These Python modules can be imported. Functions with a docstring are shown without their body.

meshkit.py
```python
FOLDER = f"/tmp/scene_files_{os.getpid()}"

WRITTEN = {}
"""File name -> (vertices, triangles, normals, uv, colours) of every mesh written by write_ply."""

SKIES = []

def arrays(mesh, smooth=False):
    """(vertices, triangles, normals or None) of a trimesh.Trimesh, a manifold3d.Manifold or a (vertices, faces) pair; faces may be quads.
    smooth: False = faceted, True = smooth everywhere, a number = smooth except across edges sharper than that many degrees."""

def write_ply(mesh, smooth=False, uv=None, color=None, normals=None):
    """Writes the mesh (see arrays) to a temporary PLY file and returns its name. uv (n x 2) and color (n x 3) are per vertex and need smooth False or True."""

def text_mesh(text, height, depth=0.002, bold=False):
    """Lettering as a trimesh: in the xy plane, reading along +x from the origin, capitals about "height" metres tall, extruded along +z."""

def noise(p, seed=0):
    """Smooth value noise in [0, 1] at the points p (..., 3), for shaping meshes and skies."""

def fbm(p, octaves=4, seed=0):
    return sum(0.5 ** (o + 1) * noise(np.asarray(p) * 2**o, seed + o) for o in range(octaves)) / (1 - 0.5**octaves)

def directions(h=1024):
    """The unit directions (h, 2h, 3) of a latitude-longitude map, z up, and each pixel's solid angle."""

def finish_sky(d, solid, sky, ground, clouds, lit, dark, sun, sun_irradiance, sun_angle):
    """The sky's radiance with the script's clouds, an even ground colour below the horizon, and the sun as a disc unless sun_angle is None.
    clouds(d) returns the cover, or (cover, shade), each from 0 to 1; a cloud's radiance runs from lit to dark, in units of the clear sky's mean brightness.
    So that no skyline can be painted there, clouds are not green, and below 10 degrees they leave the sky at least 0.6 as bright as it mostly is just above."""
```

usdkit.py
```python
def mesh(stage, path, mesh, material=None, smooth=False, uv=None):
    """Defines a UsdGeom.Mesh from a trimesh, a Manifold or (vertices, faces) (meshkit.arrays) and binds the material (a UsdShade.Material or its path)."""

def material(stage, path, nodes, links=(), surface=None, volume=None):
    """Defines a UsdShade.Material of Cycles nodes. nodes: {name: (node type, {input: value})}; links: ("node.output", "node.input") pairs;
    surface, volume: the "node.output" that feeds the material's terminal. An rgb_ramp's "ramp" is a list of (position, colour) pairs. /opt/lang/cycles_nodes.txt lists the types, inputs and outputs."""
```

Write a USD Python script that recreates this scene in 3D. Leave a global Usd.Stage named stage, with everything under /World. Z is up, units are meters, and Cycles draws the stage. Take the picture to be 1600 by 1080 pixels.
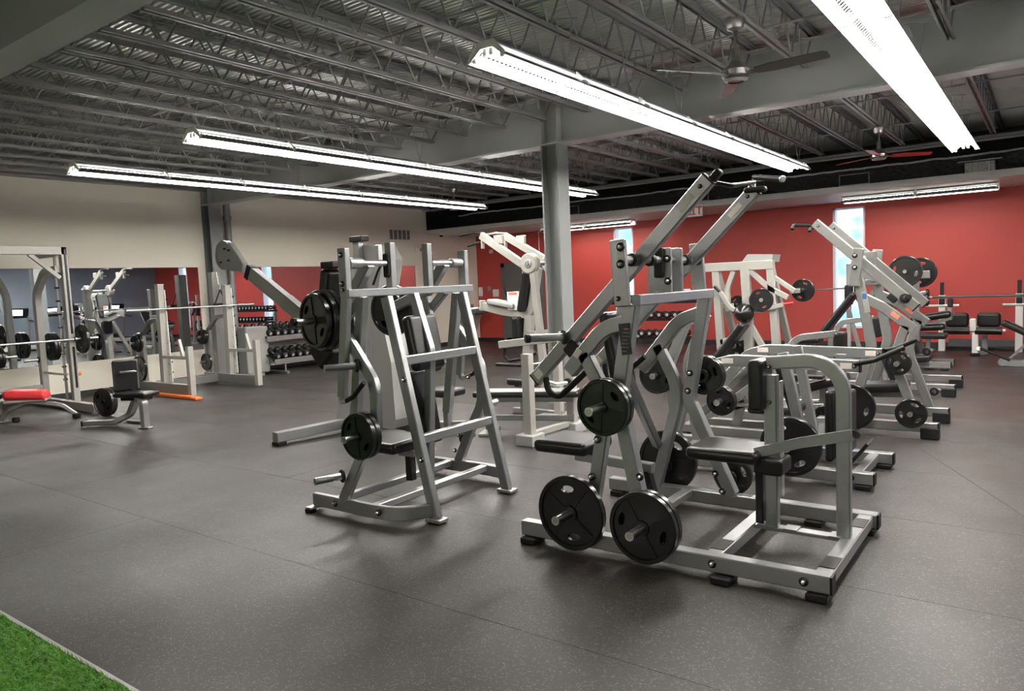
import math, random, numpy as np, trimesh, usdkit, meshkit
from pxr import Usd, UsdGeom, UsdLux, UsdShade, Gf, Sdf, Vt
from shapely.geometry import Polygon, Point, box as sbox
from shapely import affinity
random.seed(7); np.random.seed(7)
stage = Usd.Stage.CreateInMemory()
UsdGeom.SetStageUpAxis(stage, UsdGeom.Tokens.z); UsdGeom.SetStageMetersPerUnit(stage, 1.0)
UsdGeom.Xform.Define(stage, '/World'); UsdGeom.Scope.Define(stage, '/World/Looks')

# ---------------------------------------------------------------- camera, sky, exposure
F_PX, EYE = 1146.62, 1.55
cam = UsdGeom.Camera.Define(stage, '/World/camera')
cam.CreateHorizontalApertureAttr(36.0); cam.CreateVerticalApertureAttr(36.0 * 1080 / 1600)
cam.CreateFocalLengthAttr(36.0 * F_PX / 1600)
cam.CreateClippingRangeAttr(Gf.Vec2f(0.05, 200))
cam.CreateExposureAttr(2.35)
RIGHT, DOWN, FWD = np.array([[0.8063158, 0.58992872, -0.04288275], [0.01456566, -0.09228187, -0.99562638], [-0.5913059, 0.80216467, -0.08300103]])
cm = np.eye(4); cm[0, :3], cm[1, :3], cm[2, :3], cm[3, :3] = RIGHT, -DOWN, -FWD, (0, 0, EYE)
cam.AddTransformOp().Set(Gf.Matrix4d(*cm.ravel().tolist()))
dome = UsdLux.DomeLight.Define(stage, '/World/sky')
dome.CreateIntensityAttr(1.0)
dm = usdkit.material(stage, '/World/Looks/sky', {
    'tc': ('texture_coordinate', {}), 'n': ('noise_texture', {'scale': 22.0, 'detail': 5.0}),
    'r': ('rgb_ramp', {'ramp': [(0.42, (0.35, 0.65, 1.0)), (0.58, (1.0, 1.0, 1.0))]}),
    'b': ('background_shader', {'strength': 0.36})},
    [('tc.generated', 'n.vector'), ('n.fac', 'r.fac'), ('r.color', 'b.color')], surface='b.background')
UsdShade.MaterialBindingAPI.Apply(dome.GetPrim()).Bind(dm)

# ---------------------------------------------------------------- materials
def mat(name, color, rough=0.5, metal=0.0, spec=0.5, noise=None, bump=None, coat=0.0, rvar=None):
    """noise=(scale, amount): tone variation; bump=(scale, strength, distance); rvar: per-object tone variation"""
    n = {'p': ('principled_bsdf', {'base_color': color, 'roughness': rough, 'metallic': metal, 'specular_ior_level': spec, 'coat_weight': coat, 'coat_roughness': 0.15})}
    l = []
    if noise:
        n['g'] = ('geometry', {}); n['n'] = ('noise_texture', {'scale': noise[0], 'detail': 4.0})
        a = noise[1]
        n['r'] = ('rgb_ramp', {'ramp': [(0.3, tuple(c * (1 - a) for c in color)), (0.7, tuple(c * (1 + a) for c in color))]})
        l += [('g.position', 'n.vector'), ('n.fac', 'r.fac'), ('r.color', 'p.base_color')]
    if bump:
        n['gb'] = ('geometry', {}); n['nb'] = ('noise_texture', {'scale': bump[0], 'detail': 3.0})
        n['b'] = ('bump', {'strength': bump[1], 'distance': bump[2]})
        l += [('gb.position', 'nb.vector'), ('nb.fac', 'b.height'), ('b.normal', 'p.normal')]
    return usdkit.material(stage, '/World/Looks/' + name, n, l, surface='p.BSDF')

SILVER = mat('silver_frame', (0.34, 0.345, 0.35), 0.32, 0.7, noise=(40, 0.04))
PLAT = mat('platinum_frame', (0.27, 0.269, 0.262), 0.34, 0.6, noise=(30, 0.04))
WHITEM = mat('white_frame', (0.36, 0.348, 0.322), 0.4, 0.2)
BLACKP = mat('black_paint', (0.009, 0.009, 0.0095), 0.24, 0.0, 0.6, bump=(150, 0.15, 0.002))
RUBBER = mat('black_rubber', (0.008, 0.008, 0.0085), 0.5, spec=0.35)
VINYL = mat('black_vinyl', (0.010, 0.010, 0.011), 0.30, spec=0.5, bump=(260, 0.2, 0.001))
REDV = mat('red_vinyl', (0.62, 0.03, 0.035), 0.4)
CHROME = mat('chrome', (0.66, 0.66, 0.66), 0.26, 1.0)
STEEL = mat('bare_steel', (0.5, 0.5, 0.49), 0.32, 0.9)
GREYP = mat('grey_plastic', (0.3, 0.3, 0.295), 0.45)
SHROUD = mat('shroud_grey', (0.30, 0.30, 0.287), 0.42, 0.15)
LABEL = mat('warning_label', (0.75, 0.68, 0.62), 0.5)
LABELR = mat('warning_label_red', (0.75, 0.2, 0.14), 0.5)
LABELB = mat('instruction_label', (0.03, 0.03, 0.032), 0.4)
LABELG = mat('instruction_print', (0.2, 0.19, 0.18), 0.5)
BLUE = mat('blue_badge', (0.05, 0.12, 0.3), 0.4)
ORANGE = mat('orange_foam', (0.75, 0.16, 0.035), 0.6)
CEILP = mat('ceiling_grey_paint', (0.66, 0.66, 0.65), 0.28, 0.6, noise=(2.0, 0.08))
JOISTP = mat('joist_grey_paint', (0.28, 0.282, 0.285), 0.4, 0.2)
GIRD = mat('girder_grey_paint', (0.40, 0.408, 0.408), 0.45, 0.1, noise=(1.2, 0.05))
COLP = mat('column_grey_paint', (0.21, 0.22, 0.222), 0.4, 0.1)
CREAM = mat('cream_wall_paint', (0.80, 0.75, 0.65), 0.6, noise=(0.8, 0.02))
REDW = mat('red_wall_paint', (0.51, 0.060, 0.049), 0.5, noise=(0.7, 0.03))
BLUEW = mat('blue_grey_wall_paint', (0.20, 0.235, 0.29), 0.6)
BLACKW = mat('black_wall_paint', (0.011, 0.012, 0.014), 0.6)
DUCT = mat('black_duct_wrap', (0.016, 0.017, 0.02), 0.3, bump=(14, 0.9, 0.05))
FOIL = mat('foil_tape', (0.70, 0.70, 0.69), 0.3, 0.35, bump=(40, 1.0, 0.03))
LEDGE = mat('white_ledge_paint', (0.62, 0.60, 0.57), 0.6)
WHITEP = mat('white_plastic', (0.78, 0.77, 0.74), 0.45)
REVEAL = mat('white_reveal_paint', (0.82, 0.76, 0.82), 0.6)
BASEB = mat('black_baseboard', (0.02, 0.021, 0.022), 0.5)
GREYSTRIP = mat('grey_mat', (0.11, 0.115, 0.12), 0.5)
DOORP = mat('grey_door_paint', (0.13, 0.13, 0.125), 0.5)
SIGNR = mat('exit_red', (0.75, 0.06, 0.03), 0.4)
REFL = mat('white_reflector', (0.85, 0.85, 0.82), 0.35)
HOODB = mat('hood_back_grey', (0.13, 0.135, 0.15), 0.45, 0.3)
FANM = mat('fan_brushed_nickel', (0.30, 0.29, 0.28), 0.25, 0.9)
BLADE = mat('fan_blade_grey', (0.11, 0.10, 0.092), 0.35, 0.3)
FANRED = mat('fan_red', (0.6, 0.03, 0.03), 0.4)
TAUPE = mat('fountain_taupe', (0.36, 0.31, 0.26), 0.5)
SEAM = mat('floor_base', (0.02, 0.019, 0.018), 0.8)
ALU = mat('aluminium_trim', (0.42, 0.40, 0.39), 0.4, 0.5)
MIRROR = usdkit.material(stage, '/World/Looks/mirror', {'p': ('principled_bsdf', {'base_color': (0.80, 0.83, 0.85), 'metallic': 1.0, 'roughness': 0.0})}, [], surface='p.BSDF')
PANE = usdkit.material(stage, '/World/Looks/window_glass', {'f': ('layer_weight', {'blend': 0.3}), 'k': ('math', {'math_type': 'multiply', 'value2': 0.22}), 't': ('transparent_bsdf', {'color': (0.95, 0.97, 0.97)}), 'g': ('glossy_bsdf', {'color': (1, 1, 1), 'roughness': 0.02}), 'm': ('mix_closure', {})},
    [('f.facing', 'k.value1'), ('k.value', 'm.fac'), ('t.BSDF', 'm.closure1'), ('g.BSDF', 'm.closure2')], surface='m.closure')
TUBE = usdkit.material(stage, '/World/Looks/fluorescent_tube', {'e': ('emission', {'color': (1.0, 0.965, 0.90), 'strength': 16.0})}, [], surface='e.emission')
TUBEDIM = usdkit.material(stage, '/World/Looks/fluorescent_tube_wall', {'e': ('emission', {'color': (1.0, 0.96, 0.88), 'strength': 5.0})}, [], surface='e.emission')
SCREEN = usdkit.material(stage, '/World/Looks/screen_glow', {'e': ('emission', {'color': (0.55, 0.7, 1.0), 'strength': 1.2})}, [], surface='e.emission')
# speckled rubber rolls: dark ground, pale crumb flecks, scuffs, a little gloss
FLOOR = usdkit.material(stage, '/World/Looks/speckled_rubber', {
    'g': ('geometry', {}), 'o': ('object_info', {}),
    'v': ('voronoi_texture', {'scale': 170.0, 'feature': 'f1'}), 'w': ('voronoi_texture', {'scale': 85.0, 'feature': 'f1'}),
    'sep': ('separate_color', {}), 'sp': ('rgb_ramp', {'ramp': [(0.0, (0, 0, 0)), (0.86, (0, 0, 0)), (0.95, (1, 1, 1))]}),
    'n': ('noise_texture', {'scale': 1.1, 'detail': 6.0, 'roughness': 0.6}),
    'r': ('rgb_ramp', {'ramp': [(0.3, (0.022, 0.0192, 0.0176)), (0.7, (0.035, 0.0310, 0.0285))]}),
    'mx': ('mix_color', {'b': (0.24, 0.23, 0.22)}), 'mf': ('math', {'math_type': 'multiply', 'value2': 0.30}),
    'n2': ('noise_texture', {'scale': 0.9, 'detail': 5.0}), 'rr': ('map_range', {'from_min': 0.3, 'from_max': 0.7, 'to_min': 0.36, 'to_max': 0.52}),
    'nb': ('noise_texture', {'scale': 260.0, 'detail': 2.0}), 'b': ('bump', {'strength': 0.35, 'distance': 0.002}),
    'p': ('principled_bsdf', {'specular_ior_level': 0.34})},
    [('g.position', 'v.vector'), ('v.color', 'sep.color'), ('sep.r', 'sp.fac'), ('sp.color', 'mf.value1'), ('g.position', 'n.vector'), ('n.fac', 'r.fac'),
     ('r.color', 'mx.a'), ('mf.value', 'mx.fac'), ('mx.result', 'p.base_color'), ('g.position', 'n2.vector'), ('n2.fac', 'rr.value'), ('rr.result', 'p.roughness'),
     ('g.position', 'nb.vector'), ('nb.fac', 'b.height'), ('b.normal', 'p.normal')], surface='p.BSDF')
GRASS = usdkit.material(stage, '/World/Looks/turf_green', {
    'g': ('geometry', {}), 'r': ('rgb_ramp', {'ramp': [(0.0, (0.12, 0.34, 0.03)), (0.6, (0.26, 0.58, 0.06)), (1.0, (0.48, 0.74, 0.18))]}),
    'p': ('principled_bsdf', {'roughness': 0.45}), 't': ('translucent_bsdf', {}), 'm': ('mix_closure', {'fac': 0.25})},
    [('g.random_per_island', 'r.fac'), ('r.color', 'p.base_color'), ('r.color', 't.color'), ('p.BSDF', 'm.closure1'), ('t.BSDF', 'm.closure2')], surface='m.closure')
TURFB = mat('turf_backing', (0.10, 0.28, 0.03), 0.8)

# ---------------------------------------------------------------- shape helpers
A = lambda p: np.asarray(p, float)
def unit(v):
    v = A(v); return v / max(np.linalg.norm(v), 1e-12)
def frame_of(n):
    n = unit(n); a = np.array([0, 0, 1.0]) if abs(n[2]) < 0.9 else np.array([1.0, 0, 0])
    u = unit(np.cross(a, n)); return u, np.cross(n, u), n
def fillet(pts, r, seg=5):
    pts = [A(p) for p in pts]
    if r <= 0 or len(pts) < 3: return pts
    out = [pts[0]]
    for a, b, c in zip(pts, pts[1:], pts[2:]):
        d1, d2 = a - b, c - b; l1, l2 = np.linalg.norm(d1), np.linalg.norm(d2); d1, d2 = d1 / l1, d2 / l2
        ang = math.acos(np.clip(d1 @ d2, -1, 1))
        if ang > math.pi - 0.03: out.append(b); continue
        t = min(r / math.tan(ang / 2), 0.49 * l1, 0.49 * l2); rr = t * math.tan(ang / 2)
        cen = b + unit(d1 + d2) * (rr / math.sin(ang / 2))
        s, e = b + d1 * t - cen, b + d2 * t - cen
        th = math.acos(np.clip(unit(s) @ unit(e), -1, 1))
        for k in range(seg + 1):
            f = k / seg; out.append(cen + (math.sin((1 - f) * th) * s + math.sin(f * th) * e) / max(math.sin(th), 1e-9))
    return out + [pts[-1]]
def sweep(pts, ring, n, caps=True):
    """ring: (k,2) section in (n, b); n: reference direction kept as constant as possible"""
    pts = [A(p) for p in pts]; m = len(pts); k = len(ring); V = []
    T = [unit(pts[min(i + 1, m - 1)] - pts[max(i - 1, 0)]) for i in range(m)]
    for i, p in enumerate(pts):
        t = T[i]; nn = A(n) - (A(n) @ t) * t
        if np.linalg.norm(nn) < 1e-6: nn = frame_of(t)[0]
        nn = unit(nn); b = np.cross(t, nn); s = 1.0
        if 0 < i < m - 1:
            s = 1 / max(math.sqrt((1 + unit(pts[i] - pts[i - 1]) @ unit(pts[i + 1] - pts[i])) / 2), 0.4)
        for u, v in ring: V.append(p + nn * u + b * v * s)
    Fc = []
    for i in range(m - 1):
        for j in range(k):
            a, b2 = i * k + j, i * k + (j + 1) % k
            Fc += [[a, b2, b2 + k], [a, b2 + k, a + k]]
    if caps:
        V += [pts[0], pts[-1]]; c0, c1 = m * k, m * k + 1
        for j in range(k):
            Fc += [[c0, (j + 1) % k, j], [c1, (m - 1) * k + j, (m - 1) * k + (j + 1) % k]]
    return trimesh.Trimesh(np.array(V), np.array(Fc), process=False)
def rect_ring(wn, wt, c=0.006):
    a, b = wn / 2, wt / 2; c = min(c, a * 0.45, b * 0.45)
    return [(-a + c, -b), (a - c, -b), (a, -b + c), (a, b - c), (a - c, b), (-a + c, b), (-a, b - c), (-a, -b + c)]
def circ_ring(r, k=14): return [(r * math.cos(2 * math.pi * i / k), r * math.sin(2 * math.pi * i / k)) for i in range(k)]
def tube(pts, wn, wt, n=(0, 1, 0), r=0.0, c=0.006, seg=5): return sweep(fillet(pts, r, seg), rect_ring(wn, wt, c), n)
def rod(pts, rad, r=0.0, k=14, seg=5): return sweep(fillet(pts, r, seg), circ_ring(rad, k), frame_of(A(pts[1]) - A(pts[0]))[0])
def place(m, o, axes=None):
    v = np.array(m.vertices)
    if axes is not None: v = v @ np.array(axes)
    return trimesh.Trimesh(v + A(o), m.faces, process=False)
def rbox(c, size, rnd=0.008, axes=None, n=2):
    """rounded box; axes: rows are its local x, y, z"""
    h = A(size) / 2; rnd = min(rnd, h.min() * 0.98); base = trimesh.creation.box((2, 2, 2))
    g = np.linspace(0, 1, n + 1)[1:] * math.pi / 4
    t = np.unique(np.concatenate([-np.tan(g), [0.0], np.tan(g)])) if n > 1 else np.array([-1, 1.0])
    V, Fc = [], []
    for ax in range(3):
        for sg in (-1, 1):
            o = len(V); k = len(t)
            # two corner patches per edge: offset grid by inner box
            tt = np.concatenate([np.stack([t[t <= 0], -np.ones((t <= 0).sum())], 1), np.stack([t[t >= 0], np.ones((t >= 0).sum())], 1)])
            k = len(tt)
            for a, sa in tt:
                for b, sb in tt:
                    d = np.zeros(3); s = np.zeros(3); d[ax] = sg; s[ax] = sg
                    d[(ax + 1) % 3] = a; d[(ax + 2) % 3] = b; s[(ax + 1) % 3] = sa; s[(ax + 2) % 3] = sb
                    V.append(s * (h - rnd) + unit(d) * rnd)
            for i in range(k - 1):
                for j in range(k - 1):
                    q = [o + i * k + j, o + (i + 1) * k + j, o + (i + 1) * k + j + 1, o + i * k + j + 1]
                    if sg < 0: q = q[::-1]
                    Fc += [[q[0], q[1], q[2]], [q[0], q[2], q[3]]]
    m = trimesh.Trimesh(np.array(V), np.array(Fc), process=False)
    m.merge_vertices(digits_vertex=6)
    m.update_faces(m.nondegenerate_faces())
    return place(m, c, axes)
def bx(x0, x1, y0, y1, z0, z1): return place(trimesh.creation.box((x1 - x0, y1 - y0, z1 - z0)), ((x0 + x1) / 2, (y0 + y1) / 2, (z0 + z1) / 2))
def lathe(profile, o, axis=(0, 0, 1), k=28):
    """profile: (radius, height) pairs"""
    u, v, w = frame_of(axis); V, Fc = [], []
    for r, h in profile:
        for i in range(k):
            a = 2 * math.pi * i / k; V.append(A(o) + w * h + r * (u * math.cos(a) + v * math.sin(a)))
    for j in range(len(profile) - 1):
        for i in range(k):
            a, b = j * k + i, j * k + (i + 1) % k
            Fc += [[a, b, b + k], [a, b + k, a + k]]
    return trimesh.Trimesh(np.array(V), np.array(Fc), process=False)
def cyl(o, axis, r, h, k=20, ch=0.0):
    ch = min(ch, r * 0.4, h * 0.4)
    return lathe([(1e-5, 0), (r - ch, 0), (r, ch), (r, h - ch), (r - ch, h), (1e-5, h)] if ch else [(1e-5, 0), (r, 0), (r, 0), (r, h), (r, h), (1e-5, h)], o, axis, k)
def slab(outline, o, axes, th, hole=None):
    """extrudes a 2-D outline (in axes[0], axes[1]) by th along axes[2]"""
    p = Polygon(outline) if not hasattr(outline, 'exterior') else outline
    m = trimesh.creation.extrude_polygon(p, th, engine='earcut'); return place(m, o, axes)
cat = trimesh.util.concatenate

# ---------------------------------------------------------------- scene helpers
_n = {}
def numbered(parent, name):
    k = parent + '/' + name; i = _n.get(k, -1) + 1; _n[k] = i
    return k if i == 0 else f'{k}_{i:03d}'
ORIGIN = {}
def keys(prim, **kw):
    for k, v in kw.items():
        if v: prim.SetCustomDataByKey(k, v)
def thing(name, label, category, at=(0, 0, 0), group=None, kind=None):
    path = numbered('/World', name); x = UsdGeom.Xform.Define(stage, path)
    x.AddTransformOp().Set(Gf.Matrix4d(1.0).SetTranslate(Gf.Vec3d(*map(float, at)))); ORIGIN[path] = A(at)
    keys(x.GetPrim(), label=label, category=category, group=group, kind=kind); return path
def part(parent, name, mesh, material, smooth=35, label=None, kind=None):
    path = numbered(parent, name); root = '/'.join(parent.split('/')[:3])
    mesh = trimesh.Trimesh(np.array(mesh.vertices) - ORIGIN[root], mesh.faces, process=False)
    p = usdkit.mesh(stage, path, mesh, material, smooth=smooth).GetPrim(); keys(p, label=label, kind=kind); return path
def solo(name, mesh, material, label, category, smooth=35, group=None, kind=None):
    path = numbered('/World', name); p = usdkit.mesh(stage, path, mesh, material, smooth=smooth).GetPrim()
    keys(p, label=label, category=category, group=group, kind=kind); ORIGIN[path] = np.zeros(3); return path
def struct(name, mesh, material, label, smooth=35): return solo(name, mesh, material, label, None, smooth, kind='structure')
def copy_of(src, label, axes=None, at=(0, 0, 0), group=None, name=None):
    was = stage.GetPrimAtPath(src).GetCustomData()
    path = numbered('/World', name or src.rpartition('/')[2].rstrip('0123456789').rstrip('_'))
    x = UsdGeom.Xform.Define(stage, path); m = np.eye(4); m[3, :3] = at
    if axes is not None: m[:3, :3] = axes
    pr = x.GetPrim(); pr.GetReferences().AddInternalReference(src)
    x.ClearXformOpOrder(); x.AddTransformOp().Set(Gf.Matrix4d(*m.ravel().tolist())) if not pr.GetAttribute('xformOp:transform') else (pr.GetAttribute('xformOp:transform').Set(Gf.Matrix4d(*m.ravel().tolist())), x.SetXformOpOrder([UsdGeom.XformOp(pr.GetAttribute('xformOp:transform'))]))
    pr.SetInstanceable(True); keys(pr, label=label, category=was.get('category'), group=group or was.get('group'))
    return path
def move(path, axes, at):
    m = np.eye(4); m[3, :3] = at; m[:3, :3] = axes
    stage.GetPrimAtPath(path).GetAttribute('xformOp:transform').Set(Gf.Matrix4d(*m.ravel().tolist()))

def bolt(t, p, axis, r=0.024):
    u = unit(axis); b = part(t, 'bolt', lathe([(1e-5, 0), (r, 0), (r, 0.006), (r * 0.6, 0.012), (1e-5, 0.012)], p, u, 16), BLACKP)
    part(b, 'nut', lathe([(1e-5, 0.01), (r * 0.48, 0.01), (r * 0.46, 0.02), (r * 0.25, 0.026), (1e-5, 0.027)], p, u, 10), STEEL)
def horn(t, p, axis, ln=0.22, r=0.024, tip=RUBBER, name='weight_horn'):
    u = unit(axis); p = A(p)
    h = part(t, name, rod([p, p + u * ln], r), CHROME)
    part(h, 'collar', cyl(p, u, r * 1.9, 0.014, 20, 0.003), RUBBER)
    if tip is not None: part(h, 'end_cap', cyl(p + u * (ln - 0.028), u, r * 1.15, 0.034, 18, 0.006), tip)
    else: part(h, 'end_cap', lathe([(r * 0.55, ln - 0.01), (r * 0.6, ln + 0.002), (r * 1.02, ln + 0.002), (r * 1.02, ln - 0.004)], p, u, 18), STEEL)
def foot(t, c, sx=0.09, sy=0.12, h=0.03): part(t, 'rubber_foot', rbox((c[0], c[1], h / 2), (sx, sy, h), 0.006), RUBBER)

# weight plates: one prototype per size, the others refer to it
PLATES = {}
def make_plate(R, T, kind, label, axes, at, group):
    t = thing('weight_plate', label, 'weight plate', group=group)
    h = T / 2
    rim = part(t, 'rim', lathe([(R * 0.86, -h * 0.55), (R * 0.88, -h), (R - 0.006, -h), (R, -h + 0.006), (R, h - 0.006), (R - 0.006, h), (R * 0.88, h), (R * 0.86, h * 0.55)], (0, 0, 0), (0, 0, 1), 48), BLACKP)
    disc = Point(0, 0).buffer(R * 0.87, 40)
    if kind == 'grip':
        for a in (0, 1):
            g = affinity.scale(Point(0, 0).buffer(1, 12), R * 0.10, R * 0.20); disc = disc.difference(affinity.rotate(affinity.translate(g, R * 0.64, 0), 90 + 180 * a, origin=(0, 0)))
    elif kind == 'star':
        for a in range(3):
            g = affinity.scale(Point(0, 0).buffer(1, 12), R * 0.12, R * 0.26); disc = disc.difference(affinity.rotate(affinity.translate(g, R * 0.62, 0), 120 * a + 30, origin=(0, 0)))
    disc = disc.difference(Point(0, 0).buffer(0.0255, 10))
    part(t, 'web', place(trimesh.creation.extrude_polygon(disc, h * 1.1, engine='earcut'), (0, 0, -h * 0.55)), BLACKP, smooth=30)
    part(t, 'hub', lathe([(0.0255, -h * 1.05), (R * 0.2, -h * 1.05), (R * 0.22, -h * 0.5), (R * 0.22, h * 0.5), (R * 0.2, h * 1.05), (0.0255, h * 1.05), (0.0255, -h * 1.05)], (0, 0, 0), (0, 0, 1), 28), BLACKP)
    for a in range(4 if kind == 'grip' else 5):
        an = math.radians(45 + 90 * a) if kind == 'grip' else math.radians(30 + 72 * a)
        d = A((math.cos(an), math.sin(an), 0)); s = A((-math.sin(an), math.cos(an), 0))
        for z in (h * 0.62,): part(t, 'rib', cat([rbox(d * R * 0.53 + A((0, 0, q * z)), (R * 0.66, R * 0.04, h * 0.5), 0.002, [d, s, (0, 0, 1)], 1) for q in (1, -1)]), BLACKP)
    move(t, axes, at); PLATES[(R, T, kind)] = t; return t
SIZES = {45: (0.215, 0.046, 'grip'), 40: (0.193, 0.044, 'grip'), 35: (0.155, 0.042, 'grip'), 25: (0.132, 0.036, 'star'), 10: (0.112, 0.03, 'star')}
def plate(lb, at, axis, label, spin=0.0, group=None):
    key = SIZES[lb]; u, v, w = frame_of(axis); c, s = math.cos(spin), math.sin(spin)
    axes = np.array([u * c + v * s, v * c - u * s, w])
    if key not in PLATES: return make_plate(*key, label, axes, at, group)
    return copy_of(PLATES[key], label, axes, at, group)
def plates(lb, n, at, axis, label, spin=0.0):
    """n plates side by side on one peg; from a few steps away nothing tells them apart"""
    T = SIZES[lb][1] + 0.002
    for i in range(n):
        plate(lb, A(at) + unit(axis) * T * i, axis, label, spin + 0.7 * i, group=(label if n > 1 else 'black weight plates stored or loaded around the gym'))
def handle_u(t, pts, rad, mt, r=0.04, name='handle'): return part(t, name, rod(pts, rad, r, 12), mt)
# ================================================================ the room
XL, XR, YB, YN = -12.92, 4.3, 16.05, -8.0      # left wall, right wall, red wall, wall behind the camera
ZD = 3.95                                       # underside of the roof deck
# floor: rubber rolls laid along x, each its own strip
fl = thing('floor', 'dark speckled rubber gym floor laid in long rolls with thin seams', None, (0, 0, 0), kind='structure')
part(fl, 'floor_base', bx(XL, XR, YN, YB, -0.06, -0.012), SEAM, smooth=False)
y = 1.34; k = 0
while y < YB:
    y2 = min(y + 1.21, YB); cut = [XL] + ([-9.6 + (k % 3) * 2.9] if k % 2 else [-5.2, 1.6])+ [XR]
    for a, b in zip(cut, cut[1:]):
        part(fl, 'rubber_roll', bx(a + 0.0015, b - 0.0015, y + 0.0015, y2 - 0.0015, -0.012, 0.0), FLOOR, smooth=False)
    y = y2; k += 1
cr0, cr1 = A((-0.876, 7.0, 0)), A((0.75, 3.5, 0)); cd = unit(cr1 - cr0)
part(fl, 'seam_line', rbox((cr0 + cr1) / 2, (np.linalg.norm(cr1 - cr0), 0.007, 0.0016), 0.0006, [cd, (-cd[1], cd[0], 0), (0, 0, 1)], 1), SEAM, False)
# turf strip beside the camera
tf = bx(-9.0, XR, -1.6, 1.315, -0.012, 0.001)
solo('turf_mat', tf, TURFB, 'green backing of the turf strip in the lower left corner', 'turf', smooth=False)
rng = np.random.default_rng(5)
nb = 52000
bxp = rng.uniform(-6.6, -1.4, nb); byp = 1.314 - np.abs(rng.uniform(0, 1, nb)) ** 1.25 * 1.15
hgt = rng.uniform(0.010, 0.026, nb); an = rng.uniform(0, 2 * np.pi, nb); lean = rng.uniform(0.9, 2.4, nb) * hgt; w = rng.uniform(0.0018, 0.0036, nb)
dx, dy = np.cos(an), np.sin(an)
P0 = np.stack([bxp, byp, np.full(nb, 0.0015)], 1); S = np.stack([-dy, dx, 0 * dx], 1) * w[:, None]; D = np.stack([dx, dy, 0 * dx], 1)
P1 = P0 + D * (lean * 0.35)[:, None] + np.array([0, 0, 1]) * (hgt * 0.65)[:, None]; P2 = P0 + D * lean[:, None] + np.array([0, 0, 1]) * hgt[:, None]
P2[:, 1] = np.minimum(P2[:, 1], 1.3165); P1[:, 1] = np.minimum(P1[:, 1], 1.3165)
V = np.stack([P0 - S, P0 + S, P1 - S * 0.8, P1 + S * 0.8, P2], 1).reshape(-1, 3); o = np.arange(nb)[:, None] * 5
Fb = np.concatenate([o + np.array([[0, 1, 3]]), o + np.array([[0, 3, 2]]), o + np.array([[2, 3, 4]])], 0)
solo('turf_blades', trimesh.Trimesh(V, Fb, process=False), GRASS, 'short bright green artificial grass blades in the lower left corner', 'artificial grass', smooth=False, kind='stuff')
solo('turf_edging', bx(-9.0, XR, 1.318, 1.338, -0.012, 0.008), ALU, 'thin grey metal edging between green turf and rubber floor', 'edging strip', smooth=False)

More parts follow.
